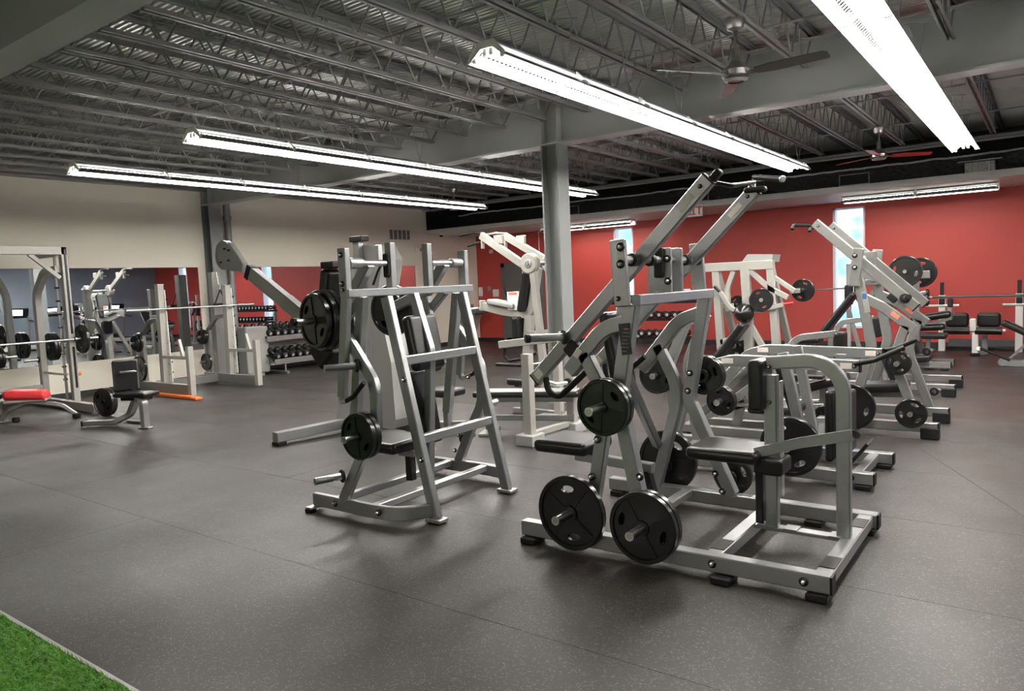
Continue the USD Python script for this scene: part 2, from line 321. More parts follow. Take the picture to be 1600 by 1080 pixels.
# left wall (cream) with mirrors; wall is full height, the mirrors hang on it
struct('wall_left', bx(XL - 0.15, XL, YN, YB + 0.2, -0.06, ZD), CREAM, 'cream painted left wall behind the racks', False)
struct('wall_left_upper', cat([bx(XL, XL + 0.012, 14.06, YB, 3.02, ZD)]), BLACKW, 'black painted upper end of the left wall above the white ledge', False)
struct('trim_1', cat([bx(XL, XL + 0.10, YN, 14.05, 3.53, ZD), bx(XL + 0.1, XL + 0.16, YN, 14.05, 3.53, 3.56)]), JOISTP, 'grey steel edge angle along the top of the cream wall', False)
struct('baseboard_left', bx(XL, XL + 0.015, YN, YB, 0, 0.10), BASEB, 'black rubber baseboard along the cream wall', False)
for lo, hi, where in ((1.9, 7.70, 'left of the wall column'), (8.44, 13.55, 'right of the wall column')):
    n = 3; w_ = (hi - lo) / n
    for i in range(n):
        a, b = lo + i * w_, lo + (i + 1) * w_
        solo('wall_mirror', bx(XL, XL + 0.008, a + 0.001, b - 0.001, 0.578, 2.12), MIRROR,
             f"{('nearest', 'middle', 'farthest')[i]} tall mirror panel on the cream wall {where}", 'mirror', False)
# red wall with three tall narrow window openings
WIN = [(-8.61, -8.09), (-3.60, -3.00), (1.9, 2.5)]
segs = []; x0 = XL
for a, b in WIN:
    segs += [bx(x0, a, YB, YB + 0.2, -0.06, ZD), bx(a, b, YB, YB + 0.2, -0.06, 0.37), bx(a, b, YB, YB + 0.2, 2.80, ZD)]; x0 = b
segs.append(bx(x0, XR, YB, YB + 0.2, -0.06, ZD))
struct('wall_back', cat(segs), REDW, 'red painted back wall with tall narrow windows', False)
for i, (a, b) in enumerate(WIN):
    w_ = thing(f'window_{i + 1}', ('narrow window behind the front pulldown machine, partly hidden', 'tall narrow window with white frame in the red wall on the right', 'tall narrow window in the red wall beyond the right edge')[i], None, ((a + b) / 2, YB, 0.37), kind='structure')
    part(w_, 'window_frame', cat([bx(a, a + 0.045, YB - 0.012, YB + 0.19, 0.37, 2.8), bx(b - 0.03, b, YB - 0.012, YB + 0.19, 0.37, 2.8), bx(a, b, YB - 0.012, YB + 0.19, 2.765, 2.80), bx(a, b, YB - 0.012, YB + 0.19, 0.37, 0.41)]), REVEAL, False)
    part(w_, 'glass_pane', bx(a + 0.045, b - 0.03, YB + 0.13, YB + 0.136, 0.41, 2.765), PANE, False)
struct('baseboard_back', bx(XL, XR, YB - 0.015, YB, 0, 0.10), BASEB, 'black baseboard along the red wall', False)
# ledge above the red wall, black upper wall above it
struct('trim_2', bx(XL, XR, 14.05, YB, 2.91, 3.02), LEDGE, 'long white ledge running along the top of the red wall', False)
struct('wall_back_upper', bx(XL, XR, YB - 0.05, YB - 0.002, 3.02, ZD), BLACKW, 'black painted strip of wall above the white ledge', False)
# the other walls, seen only in the mirrors
struct('wall_right', bx(XR, XR + 0.15, YN, YB + 0.2, -0.06, ZD), BLUEW, 'blue grey side wall seen in the mirrors', False)
struct('wall_front', bx(XL - 0.15, XR + 0.15, YN - 0.15, YN, -0.06, ZD), CREAM, 'cream wall behind the camera', False)
# corrugated deck: ribs run along x
ys = []; y = YN
while y < YB + 0.2: ys += [(y, 0.0), (y + 0.020, 0.0), (y + 0.030, 0.016), (y + 0.050, 0.016)]; y += 0.06
ys = np.array(ys); n = len(ys)
V = np.concatenate([np.stack([np.full(n, XL - 0.15), ys[:, 0], ZD + ys[:, 1]], 1), np.stack([np.full(n, XR + 0.15), ys[:, 0], ZD + ys[:, 1]], 1)])
Fd = np.array([[[i, i + 1, n + i + 1], [i, n + i + 1, n + i]] for i in range(n - 1)]).reshape(-1, 3)
struct('ceiling', trimesh.Trimesh(V, Fd, process=False), CEILP, 'grey corrugated steel roof deck over the joists', False)
struct('roof_slab', bx(XL - 0.15, XR + 0.15, YN - 0.15, YB + 0.2, ZD + 0.06, ZD + 0.15), CEILP, 'roof slab above the corrugated deck', False)
# girders: plate girders along x with flanges
def girder(yc, label):
    t = thing('roof_girder', label, 'girder', (XL, yc, 3.27))
    part(t, 'bottom_flange', bx(XL, XR, yc - 0.125, yc + 0.125, 3.27, 3.29), GIRD, False)
    part(t, 'web', bx(XL, XR, yc - 0.008, yc + 0.008, 3.29, 3.84), GIRD, False)
    part(t, 'top_flange', bx(XL, XR, yc - 0.125, yc + 0.125, 3.84, 3.86), GIRD, False)
    return t
girder(2.24, 'near grey steel roof girder crossing the upper left corner')
g1 = girder(7.98, 'deep grey steel roof girder resting on the middle column')
# open-web joists
def joist(ya, yb, x, ca, cb, label, group):
    t = thing('roof_joist', label, 'joist', (0, 0, 0), group)
    for s in (-1, 1):
        part(t, 'top_chord', cat([bx(s * 0.012, s * 0.05, ya, yb, 3.925, 3.933), bx(s * 0.012, s * 0.02, ya, yb, 3.885, 3.933)]) if s > 0 else cat([bx(-0.05, -0.012, ya, yb, 3.925, 3.933), bx(-0.02, -0.012, ya, yb, 3.885, 3.933)]), JOISTP, False)
        part(t, 'bottom_chord', cat([bx(min(s * 0.012, s * 0.042), max(s * 0.012, s * 0.042), ca, cb, 3.53, 3.536), bx(min(s * 0.012, s * 0.018), max(s * 0.012, s * 0.018), ca, cb, 3.53, 3.57)]), JOISTP, False)
    nn = int(round((cb - ca - 0.1) / 0.43)); st = (cb - ca - 0.1) / nn; z0, z1 = 3.545, 3.915; yy = ca + 0.05
    part(t, 'web_bar', rod([(0, yy - st * 0.85, z1), (0, yy, z0)], 0.0095, k=6), JOISTP)
    for i in range(nn):
        part(t, 'web_bar', rod([(0, yy + i * st, z0), (0, yy + (i + 0.5) * st, z1)], 0.0095, k=6), JOISTP)
        part(t, 'web_bar', rod([(0, yy + (i + 0.5) * st, z1), (0, yy + (i + 1) * st, z0)], 0.0095, k=6), JOISTP)
    part(t, 'web_bar', rod([(0, yy + nn * st, z0), (0, yy + (nn + 0.7) * st, z1)], 0.0095, k=6), JOISTP)
    move(t, np.eye(3), (x, 0, 0)); return t
xs = [-0.747 - 0.614 * i for i in range(20)] + [-0.747 + 0.614 * i for i in range(1, 8)]
L1, G1 = 'grey open-web steel joist between the near girder and the deep girder', 'joists of the near ceiling bay'
L2, G2 = 'grey open-web steel joist between the deep girder and the red wall', 'joists of the far ceiling bay'
j1 = joist(2.2, 8.0, xs[0], 2.75, 7.72, L1, G1); j2 = joist(8.0, 16.0, xs[0], 8.3, 13.6, L2, G2)
for x in xs[1:]:
    copy_of(j1, L1, at=(x, 0, 0)); copy_of(j2, L2, at=(x, 0, 0))
j0 = joist(-7.9, 2.2, 99, -7.6, 1.9, 'grey open-web steel joist on the camera side of the near girder', 'joists behind the near girder')
move(j0, np.eye(3), (xs[0], 0, 0))
for x in xs[1:]: copy_of(j0, 'grey open-web steel joist on the camera side of the near girder', at=(x, 0, 0), group='joists behind the near girder')
for y_, z_, nm in ((4.38, 3.575, 'lower rod bracing the near joists, closer to the camera'), (6.35, 3.575, 'lower rod bracing the near joists, closer to the deep girder'), (5.3, 3.88, 'upper rod bracing the near joists'), (9.9, 3.575, 'lower rod bracing the far joists, closer to the deep girder'), (11.9, 3.575, 'lower rod bracing the far joists, closer to the red wall'), (10.9, 3.88, 'upper rod bracing the far joists')):
    solo('bridging_rod', rod([(XL, y_, z_), (XR, y_, z_)], 0.011, k=8), JOISTP, f'thin grey {nm}', 'bracing rod')
# black duct and foil seam, black cross beams at the far end of the ceiling
d = thing('air_duct', 'black wrapped air duct with a crumpled foil seam above the ledge', 'air duct', (XL, 15.2, 3.3))
part(d, 'duct_body', rbox(((XL + XR) / 2, 15.15, 3.22), (XR - XL, 0.75, 0.36), 0.05), DUCT)
fx = np.arange(XL + 0.5, XR, 0.05); fz = 3.385 + 0.022 * (meshkit.fbm(np.stack([fx * 3, 0 * fx, 0 * fx], 1), 3, 2) - 0.5) * 2; fy = 14.775 - 0.012 * np.abs(np.sin(fx * 9))
part(d, 'foil_seam', sweep(np.stack([fx, fy, fz], 1), rect_ring(0.014, 0.035, 0.003), (0, 1, 0)), FOIL, False)
for yy, zz, hh in ((13.95, 3.50, 0.05), (14.35, 3.60, 0.06), (14.75, 3.66, 0.05)):
    solo('ceiling_pipe', rod([(XL, yy, zz), (XR, yy, zz)], hh / 2, k=12), JOISTP, {13.95: 'lowest grey pipe running across the ceiling before the black duct', 14.35: 'middle grey pipe running across the ceiling before the black duct', 14.75: 'highest grey pipe running across the ceiling over the black duct'}[yy], 'pipe')
for a, b, nm in ((-9.35, -8.80, 'behind the middle column'), (-6.2, -5.70, 'above the exit sign'), (-3.2, -2.68, 'below the red ceiling fan')):
    v = thing('wall_vent', f'black wall vent with thin grey frame {nm}', 'vent', ((a + b) / 2, 14.76, 3.2))
    part(v, 'vent_frame', cat([bx(a, b, 14.75, 14.774, 3.28, 3.30), bx(a, b, 14.75, 14.774, 3.09, 3.11), bx(a, a + 0.02, 14.75, 14.774, 3.09, 3.3), bx(b - 0.02, b, 14.75, 14.774, 3.09, 3.3)]), GREYP, False)
    part(v, 'louver', bx(a + 0.02, b - 0.02, 14.765, 14.774, 3.11, 3.28), BLACKW, False)
bo = thing('duct_box', 'small bare metal duct box on the white ledge at right', 'duct box', (-0.97, 14.5, 3.02))
part(bo, 'box', rbox((-0.97, 14.5, 3.12), (0.42, 0.3, 0.2), 0.02), FOIL); part(bo, 'lid', rbox((-0.97, 14.5, 3.235), (0.62, 0.36, 0.02), 0.006), STEEL)
for q in (-0.13, 0.0, 0.13): part(bo, 'rib', rbox((-0.97 + q, 14.345, 3.12), (0.03, 0.012, 0.19), 0.004), STEEL)

# H-section column in the middle, its cap plate on the girder, wall column and downpipe on the left
def column(x0, x1, yc, label, wf=0.25):
    t = thing('steel_column', label, 'column', ((x0 + x1) / 2, yc, 0))
    part(t, 'flange', bx(x0, x0 + 0.022, yc - wf / 2, yc + wf / 2, 0, 3.27), COLP, False); part(t, 'flange', bx(x1 - 0.022, x1, yc - wf / 2, yc + wf / 2, 0, 3.27), COLP, False)
    part(t, 'web', bx(x0 + 0.022, x1 - 0.022, yc - 0.012, yc + 0.012, 0, 3.27), COLP, False)
    part(t, 'base_plate', bx(x0 - 0.06, x1 + 0.06, yc - wf / 2 - 0.05, yc + wf / 2 + 0.05, 0, 0.02), COLP, False)
    part(t, 'stiffener', cat([bx(x0, x0 + 0.014, yc - 0.124, yc - 0.009, 3.29, 3.84), bx(x1 - 0.014, x1, yc - 0.124, yc - 0.009, 3.29, 3.84)]), GIRD, False)
column(-5.215, -4.965, 7.98, 'grey steel H-section column standing in the middle of the gym')
column(XL + 0.01, XL + 0.26, 7.98, 'grey steel H-section column against the cream wall between the mirrors')
pp = thing('downpipe', 'grey round downpipe beside the wall column', 'pipe', (-12.78, 8.3, 0))
part(pp, 'pipe', rod([(-12.78, 8.3, 0), (-12.78, 8.3, ZD)], 0.065, k=20), COLP); part(pp, 'coupling', cyl((-12.78, 8.3, 3.0), (0, 0, 1), 0.08, 0.1, 20, 0.01), COLP)
for z_ in (1.2, 2.3): part(pp, 'clamp', cyl((-12.78, 8.3, z_), (0, 0, 1), 0.072, 0.03, 20, 0.004), COLP)

# fluorescent fixtures: hood with slotted wings, four tubes, end caps
def fixture(L, tubemat, label, group, hang=True):
    t = thing('fluorescent_light', label, 'light fixture', (0, 0, 0), group)
    W, h = 0.155, L / 2
    part(t, 'spine', rbox((0, 0, 0.102), (0.10, L - 0.01, 0.044), 0.008), REFL); part(t, 'hood_top', rbox((0, 0, 0.115), (0.106, L - 0.01, 0.024), 0.008), HOODB)
    def strip(xa, za, xb, zb, ya, yb):
        v = [(xa, ya, za), (xb, ya, zb), (xb, yb, zb), (xa, yb, za)]; v += [(x, y, z + 0.004) for x, y, z in v]
        return trimesh.convex.convex_hull(np.array(v))
    for s in (-1, 1):
        zf = lambda x: 0.078 - (x - 0.05) / (W - 0.05) * 0.078
        ms = [strip(s * 0.045, zf(0.05), s * 0.062, zf(0.062), -h, h), strip(s * 0.093, zf(0.093), s * W, 0, -h, h)]
        k = int(L / 0.05)
        for i in range(k + 1):
            yy = -h + 0.006 + i * (L - 0.032) / k; wd = 0.017 if i not in (0, k) else 0.03
            ms.append(strip(s * 0.062, zf(0.062), s * 0.093, zf(0.093), yy, yy + wd))
        part(t, 'reflector_wing', cat(ms), REFL, False)
        part(t, 'hood_back', strip(s * 0.0925, zf(0.0925) + 0.0045, s * (W + 0.002), 0.0035, -h, h), HOODB, False)
    for xx, zz in ((-0.114, 0.02), (-0.026, 0.05), (0.026, 0.05), (0.114, 0.02)):
        tb = part(t, 'lamp_tube', rod([(xx, -h + 0.03, zz), (xx, h - 0.03, zz)], 0.0145, k=10), tubemat)
        for s in (-1, 1): part(tb, 'socket', rbox((xx, s * (h - 0.025), zz + 0.006), (0.032, 0.022, 0.045), 0.006), WHITEP)
    for s in (-1, 1):
        part(t, 'end_cap', slab([(-W, 0), (-0.15, 0.03), (-0.06, 0.125), (0.06, 0.125), (0.15, 0.03), (W, 0), (0.10, 0.035), (0.05, 0.075), (-0.05, 0.075), (-0.10, 0.035)], (0, h if s > 0 else -h + 0.008, 0), [(1, 0, 0), (0, 0, 1), (0, -1, 0)], 0.008), REFL, False)
    if hang:
        for q in (-1, 1): part(t, 'hanger_wire', rod([(0, h * 0.86, 0.13), (q * 0.05, h * 0.86 + q * 0.04, 0.51)], 0.004, k=6), JOISTP)
        part(t, 'hanger_hook', rod([(-0.08, h * 0.86 - 0.06, 0.513), (0.08, h * 0.86 + 0.06, 0.513)], 0.006, k=6), JOISTP)
    return t
ROWS = [(-3.0, 'the long row left of the near ceiling fan'), (-6.52, 'the long row crossing the middle column'), (-8.98, 'the long row nearest the cream wall'), (-0.92, 'the long row at the upper right'), (1.9, 'the long row beyond the right edge')]
PITCH = 1.065; fx0 = None
for xr, nm in ROWS:
    grp = f'fixtures of {nm}'
    for i in range(7):
        lab = ('nearest', 'second nearest', 'third nearest', 'middle', 'third farthest', 'second farthest', 'farthest')[i] + f' fluorescent fixture of {nm}'
        at = (xr, 3.92 + PITCH * (i + 0.5), 3.02)
        if fx0 is None: fx0 = fixture(PITCH - 0.004, TUBE, lab, grp); move(fx0, np.eye(3), at)
        else: copy_of(fx0, lab, at=at, group=grp)
for xr, nm in ((-6.52, 'left row behind the camera'), (-2.6, 'middle row behind the camera'), (1.4, 'right row behind the camera')):
    for i in range(4): copy_of(fx0, f'white fluorescent fixture in the {nm}', at=(xr, -7.0 + PITCH * i, 3.02), group=f'fixtures of the {nm}')
# two wall fixtures under the ledge
wf = fixture(1.22, TUBEDIM, 'shallow white fluorescent fixture under the ledge above the right window', 'left and right half under the ledge, right window', False)
R90 = np.array([(0, 1, 0), (-1, 0, 0), (0, 0, 1.0)])
move(wf, R90, (-2.56, 14.85, 2.78)); 
copy_of(wf, 'shallow white fluorescent fixture under the ledge above the right window', R90, (-1.335, 14.85, 2.78), 'left and right half under the ledge, right window')
for xx in (-9.5, -8.25): copy_of(wf, 'shallow white fluorescent fixture under the ledge behind the middle column', R90, (xx, 15.2, 2.78), 'left and right half under the ledge, behind the column')

# ceiling fans
def fan(x, y, zh, zt, rot, blade_m, hub_m, label, R=0.70):
    t = thing('ceiling_fan', label, 'ceiling fan', (x, y, zt))
    part(t, 'canopy', lathe([(0.02, -0.09), (0.06, -0.07), (0.075, -0.02), (0.075, 0.01), (0.0001, 0.01)], (x, y, zt), (0, 0, 1)), FANM)
    part(t, 'downrod', rod([(x, y, zt), (x, y, zh + 0.08)], 0.013), FANM)
    part(t, 'motor_housing', lathe([(0.0001, -0.05), (0.07, -0.045), (0.105, -0.01), (0.11, 0.03), (0.07, 0.065), (0.035, 0.10), (0.03, 0.2), (0.0001, 0.2)], (x, y, zh), (0, 0, 1)), hub_m)
    part(t, 'bottom_ring', lathe([(0.06, -0.052), (0.09, -0.04), (0.095, -0.032), (0.06, -0.045)], (x, y, zh), (0, 0, 1)), CHROME)
    for i in range(3):
        a = math.radians(rot + 120 * i); d = A((math.cos(a), math.sin(a), 0)); s = A((-math.sin(a), math.cos(a), 0))
        tilt = unit(s * math.cos(0.24) - A((0, 0, 1)) * math.sin(0.24)); up = np.cross(d, tilt)
        b = part(t, 'blade', slab([(0.16, -0.045), (0.3, -0.062), (R - 0.03, -0.055), (R, -0.03), (R, 0.04), (R - 0.02, 0.055), (0.3, 0.062), (0.16, 0.045)], (x, y, zh), [d, tilt, up], 0.008), blade_m)
        part(b, 'blade_arm', rbox(A((x, y, zh)) + d * 0.14, (0.14, 0.05, 0.008), 0.003, [d, tilt, up]), hub_m)
fan(-2.02, 5.85, 3.11, 3.53, -4, BLADE, FANM, 'brushed metal ceiling fan hanging beside the near light row')
fan(-1.97, 11.5, 3.11, 3.50, 30, FANRED, FANM, 'ceiling fan with red blades over the far right machines')
fan(-9.7, 11.4, 3.13, 3.50, 50, BLADE, FANM, 'dark ceiling fan beside the far end of the left light rows')

# small things on the walls
v = thing('return_grille', 'grey louvered return air grille high on the cream wall', 'grille', (XL, 13.07, 2.87))
part(v, 'grille_frame', cat([bx(XL, XL + 0.02, 12.70, 13.45, 2.74, 2.765), bx(XL, XL + 0.02, 12.70, 13.45, 2.995, 3.02), bx(XL, XL + 0.02, 12.70, 12.725, 2.74, 3.02), bx(XL, XL + 0.02, 13.425, 13.45, 2.74, 3.02)] + [bx(XL, XL + 0.018, 12.70 + 0.15 * i - 0.012, 12.70 + 0.15 * i + 0.012, 2.74, 3.02) for i in range(1, 5)]), WHITEP, False)
part(v, 'grille_back', bx(XL, XL + 0.004, 12.72, 13.43, 2.76, 3.0), GREYSTRIP, False)
for i in range(8): part(v, 'louver', rbox((XL + 0.011, 13.075, 2.785 + 0.028 * i), (0.012, 0.70, 0.008), 0.002), GREYP)
s_ = thing('emergency_light', 'small oval white emergency light on the cream wall below the grille', 'light', (XL, 13.72, 2.52))
part(s_, 'housing', rbox((XL + 0.03, 13.72, 2.52), (0.06, 0.30, 0.12), 0.05), WHITEP); part(s_, 'lens', cyl((XL + 0.06, 13.74, 2.52), (1, 0, 0), 0.04, 0.012, 18, 0.003), GREYP)
c_ = thing('security_camera', 'small white dome security camera under the left end of the ledge', 'camera', (-12.6, 14.25, 2.91))
part(c_, 'mount', cyl((-12.6, 14.25, 2.88), (0, 0, 1), 0.06, 0.03, 20, 0.005), WHITEP); part(c_, 'dome', lathe([(1e-5, -0.05), (0.03, -0.043), (0.045, -0.02), (0.05, 0.0)], (-12.6, 14.25, 2.88), (0, 0, 1)), BLACKP)
dr = thing('door_1', 'grey steel door in the red wall near the left corner', None, (-11.4, YB, 0), kind='structure')
part(dr, 'door_frame', cat([bx(-12.07, -11.97, YB - 0.03, YB + 0.02, 0, 2.12), bx(-10.80, -10.70, YB - 0.03, YB + 0.02, 0, 2.12), bx(-12.07, -10.70, YB - 0.03, YB + 0.02, 2.02, 2.12)]), DOORP, False)
part(dr, 'door_leaf', bx(-11.97, -10.80, YB - 0.015, YB + 0.02, 0.01, 2.02), GREYP if False else DOORP, False)
part(dr, 'push_bar', cat([rod([(-11.8, YB - 0.05, 1.0), (-10.95, YB - 0.05, 1.0)], 0.02)]), STEEL); part(dr, 'closer', rbox((-11.2, YB - 0.05, 1.95), (0.3, 0.06, 0.06), 0.01), GREYP)
df = thing('drinking_fountain', 'taupe wall drinking fountain with dark basin in the left corner', 'drinking fountain', (XL, 15.3, 0.9))
part(df, 'basin', rbox((XL + 0.385, 15.3, 0.86), (0.66, 0.62, 0.12), 0.05), GREYSTRIP); part(df, 'body', trimesh.convex.convex_hull(np.array([(XL + .055, 15.05, 0.8), (XL + .055, 15.55, 0.8), (XL + 0.5, 15.05, 0.8), (XL + 0.5, 15.55, 0.8), (XL + .055, 15.08, 0.25), (XL + .055, 15.52, 0.25), (XL + 0.28, 15.08, 0.25), (XL + 0.28, 15.52, 0.25)])), TAUPE, False)
part(df, 'back_panel', bx(XL + 0.001, XL + 0.05, 14.85, 15.75, 0.55, 1.05), STEEL, False); part(df, 'spout', rod([(XL + 0.2, 15.3, 0.92), (XL + 0.2, 15.3, 0.98), (XL + 0.28, 15.3, 0.98)], 0.012, 0.02), CHROME)
part(df, 'drain_hose', rod([(XL + 0.5, 15.2, 0.80), (XL + 0.47, 15.2, 0.45), (XL + 0.4, 15.2, 0.3)], 0.01, 0.1), WHITEP)
solo('wall_phone', rbox((-12.8, YB - 0.04, 1.38), (0.12, 0.08, 0.26), 0.03), WHITEP, 'white wall phone in the corner of the red wall', 'phone')
solo('alarm_pull', rbox((-12.5, YB - 0.03, 1.46), (0.10, 0.06, 0.12), 0.02), GREYP, 'small round grey wall device beside the white phone', 'wall device')
solo('switch_plate', rbox((-12.3, YB - 0.01, 1.33), (0.20, 0.02, 0.20), 0.004), WHITEP, 'square white switch plate left of the grey door', 'switch plate')
solo('thermostat', rbox((-12.4, YB - 0.012, 2.47), (0.12, 0.024, 0.10), 0.006), LEDGE, 'small grey thermostat box high on the red wall left of the door', 'thermostat')
solo('conduit', rod([(-10.8, YB - 0.02, 2.13), (-10.8, YB - 0.02, 2.9)], 0.012, k=8), WHITEP, 'thin white conduit rising above the grey door', 'conduit')
ex = thing('exit_sign', 'white exit sign with red letters under the ledge', 'exit sign', (-5.78, 14.0, 2.85))
part(ex, 'sign_body', rbox((-5.78, 14.0, 2.84), (0.48, 0.05, 0.23), 0.01), WHITEP)
tm = meshkit.text_mesh('EXIT', 0.15, 0.006, bold=True); wd = tm.vertices[:, 0].max()
part(ex, 'lettering', place(tm, (-5.78 - wd / 2, 13.974, 2.765), [(1, 0, 0), (0, 0, 1), (0, -1, 0)]), SIGNR, False)
part(ex, 'bracket', rbox((-5.78, 14.03, 2.93), (0.1, 0.05, 0.06), 0.008), WHITEP)
# grey mat rolled up against the foot of the red wall
pts = [(-1.55 + 0.1 * i, YB - 0.06 - 0.22 * math.sin(math.pi * i / 22), 0.09) for i in range(23)]
solo('leaning_mat', sweep(pts, rect_ring(0.014, 0.18, 0.003), (0, 1, 0)), GREYSTRIP, 'curved grey rubber mat standing on edge against the red wall', 'mat')
# ================================================================ near right: front pulldown machine (frames in planes of constant y)
NY = (0, 1, 0)
t = thing('pulldown_machine', 'silver plate-loaded pulldown machine nearest the camera, arms angled up to the right', 'exercise machine', (-1.7, 4.09, 0))
M1 = t
# base: two long rails, two cross tubes, middle bar
part(t, 'base_rail', tube([(-2.57, 3.54, 0.078), (-0.815, 3.56, 0.078)], 0.075, 0.085), SILVER)
part(t, 'base_rail', tube([(-2.57, 4.64, 0.078), (-0.80, 4.62, 0.078)], 0.075, 0.085), SILVER)
for x in (-1.40, -0.86): part(t, 'cross_tube', tube([(x, 3.597, 0.078), (x, 4.583, 0.078)], 0.08, 0.07, (1, 0, 0)), SILVER)
part(t, 'middle_bar', tube([(-1.36, 4.16, 0.10), (-0.90, 4.16, 0.10)], 0.075, 0.02), SILVER)
for x in (-1.28, -1.16, -0.92): part(t, 'bracket_plate', rbox((x, 4.16, 0.113), (0.075, 0.09, 0.008), 0.003), SILVER)
for x, y in ((-1.40, 3.72), (-1.40, 4.46), (-0.86, 3.74), (-0.86, 4.42)): part(t, 'grip_tape', rbox((x, y, 0.1145), (0.076, 0.16, 0.004), 0.0015), RUBBER)
for x, y in ((-2.50, 3.52), (-1.32, 3.52), (-0.87, 3.56), (-1.15, 4.62), (-0.86, 4.62), (-2.50, 4.64)): foot(t, (x, y), 0.10, 0.13, 0.035)
for x in (-0.815 + 0.006,): part(t, 'rail_end_cap', rbox((x, 3.56, 0.078), (0.012, 0.077, 0.087), 0.003), RUBBER)
part(t, 'rail_end_cap', rbox((-0.794, 4.62, 0.078), (0.012, 0.077, 0.087), 0.003), RUBBER)
for x in (-1.38, -0.93): bolt(t, (x, 3.52, 0.08), (0, -1, 0), 0.022)
# posts and arched pad frame on the middle bar
part(t, 'pad_post', tube([(-1.265, 4.16, 0.11), (-1.265, 4.16, 0.98)], 0.06, 0.07), SILVER)
part(t, 'arch_frame', tube([(-1.281, 4.16, 1.048), (-0.884, 4.16, 1.083), (-0.885, 4.16, 0.11)], 0.055, 0.072, r=0.20, seg=8), SILVER)
part(t, 'chest_pad', rbox(((-1.327, 4.16, 1.072)[0], 4.16, 0.925), (0.085, 0.20, 0.29), 0.025, n=3), VINYL, label='black upright chest pad')
for z in (1.03, 0.83): bolt(t, (-1.265, 4.125, z), (0, -1, 0), 0.012)
part(t, 'adjuster_strip', rbox((-1.21, 4.16, 0.62), (0.012, 0.05, 0.66), 0.003), STEEL)
part(t, 'seat_pad', rbox((-1.50, 4.13, 0.53), (0.42, 0.34, 0.075), 0.033, n=3), VINYL)
sb = part(t, 'seat_bracket', tube([(-1.325, 4.05, 0.55), (-1.082, 4.05, 0.631), (-0.82, 4.05, 0.696)], 0.012, 0.06, r=0.05), SILVER)
part(t, 'seat_bracket', tube([(-1.39, 4.25, 0.5), (-1.136, 4.25, 0.585), (-0.86, 4.25, 0.654)], 0.012, 0.06, r=0.05), SILVER)
part(t, 'seat_tray', rbox((-1.26, 4.15, 0.47), (0.16, 0.20, 0.09), 0.02), RUBBER)
part(t, 'adjuster_knob', rod([(-0.811, 4.1, 0.687), (-0.791, 4, 0.708)], 0.018), RUBBER)
part(t, 'seat_stem', tube([(-1.335, 4.16, 0.12), (-1.335, 4.16, 0.47)], 0.05, 0.045), BLACKP)
# side frames: post running into a rear leg, gooseneck, bowed tube running into a front leg
def side(yp, post, goose, bow, tag):
    part(t, 'upright', tube(post, 0.07, 0.08, r=0.12), SILVER)
    part(t, 'gooseneck', tube(goose, 0.06, 0.085, r=0.25, seg=8), SILVER)
    part(t, 'bowed_leg', tube(bow, 0.06, 0.075, r=0.35, seg=8), SILVER)
side(3.58, [(-1.825, 3.58, 1.414), (-1.917, 3.58, 0.888), (-1.765, 3.575, 0.12)], [(-1.84, 3.58, 1.32), (-1.994, 3.58, 1.289), (-2.23, 3.58, 1.037)], [(-2.128, 3.58, 1.14), (-1.989, 3.58, 0.884), (-2.13, 3.575, 0.12)], 'near')
side(4.62, [(-1.817, 4.62, 1.431), (-1.948, 4.62, 0.74), (-1.665, 4.62, 0.12)], [(-1.823, 4.62, 1.322), (-2.003, 4.62, 1.265), (-2.291, 4.62, 0.923)], [(-2.165, 4.62, 1.09), (-2.01, 4.62, 0.788), (-2.20, 4.62, 0.12)], 'far')
for p in ((-2.04, 3.54, 0.662), (-2.086, 3.54, 0.443), (-1.785, 3.54, 0.48)): bolt(t, p, (0, -1, 0), 0.022)
for p in ((-1.924, 4.585, 0.913), (-1.941, 4.585, 0.793), (-1.763, 4.585, 0.253), (-1.718, 4.585, 0.139)): bolt(t, p, (0, -1, 0), 0.022)
part(t, 'instruction_panel', rbox((-1.846, 3.535, 1.23), (0.062, 0.006, 0.17), 0.002, [(0.995, 0, 0.1), (0, 1, 0), (-0.1, 0, 0.995)]), LABELB)
pz = A((-1.844, 3.53, 1.23)); 
for i in range(7): part(t, 'printed_line', rbox(pz + A((0.006 - 0.007 * (i - 1) * 0.9 * 0.4, 0, 0.055 - 0.02 * i)), (0.045 if i % 3 else 0.03, 0.002, 0.006), 0.0008), LABELR if i == 0 else LABELG)
part(t, 'warning_label', rbox((-2.158, 3.547, 1.146), (0.04, 0.003, 0.055), 0.001, [(0.8, 0, -0.6), (0, 1, 0), (0.6, 0, 0.8)]), LABEL)
# top cross bar, pivot plates, axles
part(t, 'top_crossbar', tube([(-1.80, 3.585, 1.435), (-1.80, 4.66, 1.435)], 0.05, 0.06, (1, 0, 0)), SILVER)
for y0, s in ((3.525, -1), (4.60, 1)):
    part(t, 'pivot_plate', rbox(A((-1.859, 3.53, 1.584)) * A((1, 0, 1)) + A((0, y0, 0)), (0.088, 0.035, 0.36), 0.008, [(0.997, 0, 0.055), (0, 1, 0), (-0.055, 0, 0.997)]), SILVER)
for p in ((-1.842, 3.507, 1.722), (-1.845, 3.507, 1.632)): bolt(t, p, (0, -1, 0), 0.024)
bolt(t, (-1.866, 3.507, 1.449), (0, -1, 0), 0.014)
part(t, 'warning_label', rbox((-1.843, 3.506, 1.679), (0.05, 0.003, 0.035), 0.001), LABEL)
for y0 in (4.02, 4.18):
    part(t, 'centre_plate', rbox((-1.86, y0, 1.575), (0.15, 0.03, 0.30), 0.01), SILVER)
for z in (1.66, 1.53): bolt(t, (-1.80, 4.0, z), (0, -1, 0), 0.022)
part(t, 'pivot_axle', rod([(-1.845, 3.54, 1.655), (-1.845, 4.62, 1.655)], 0.022), STEEL)
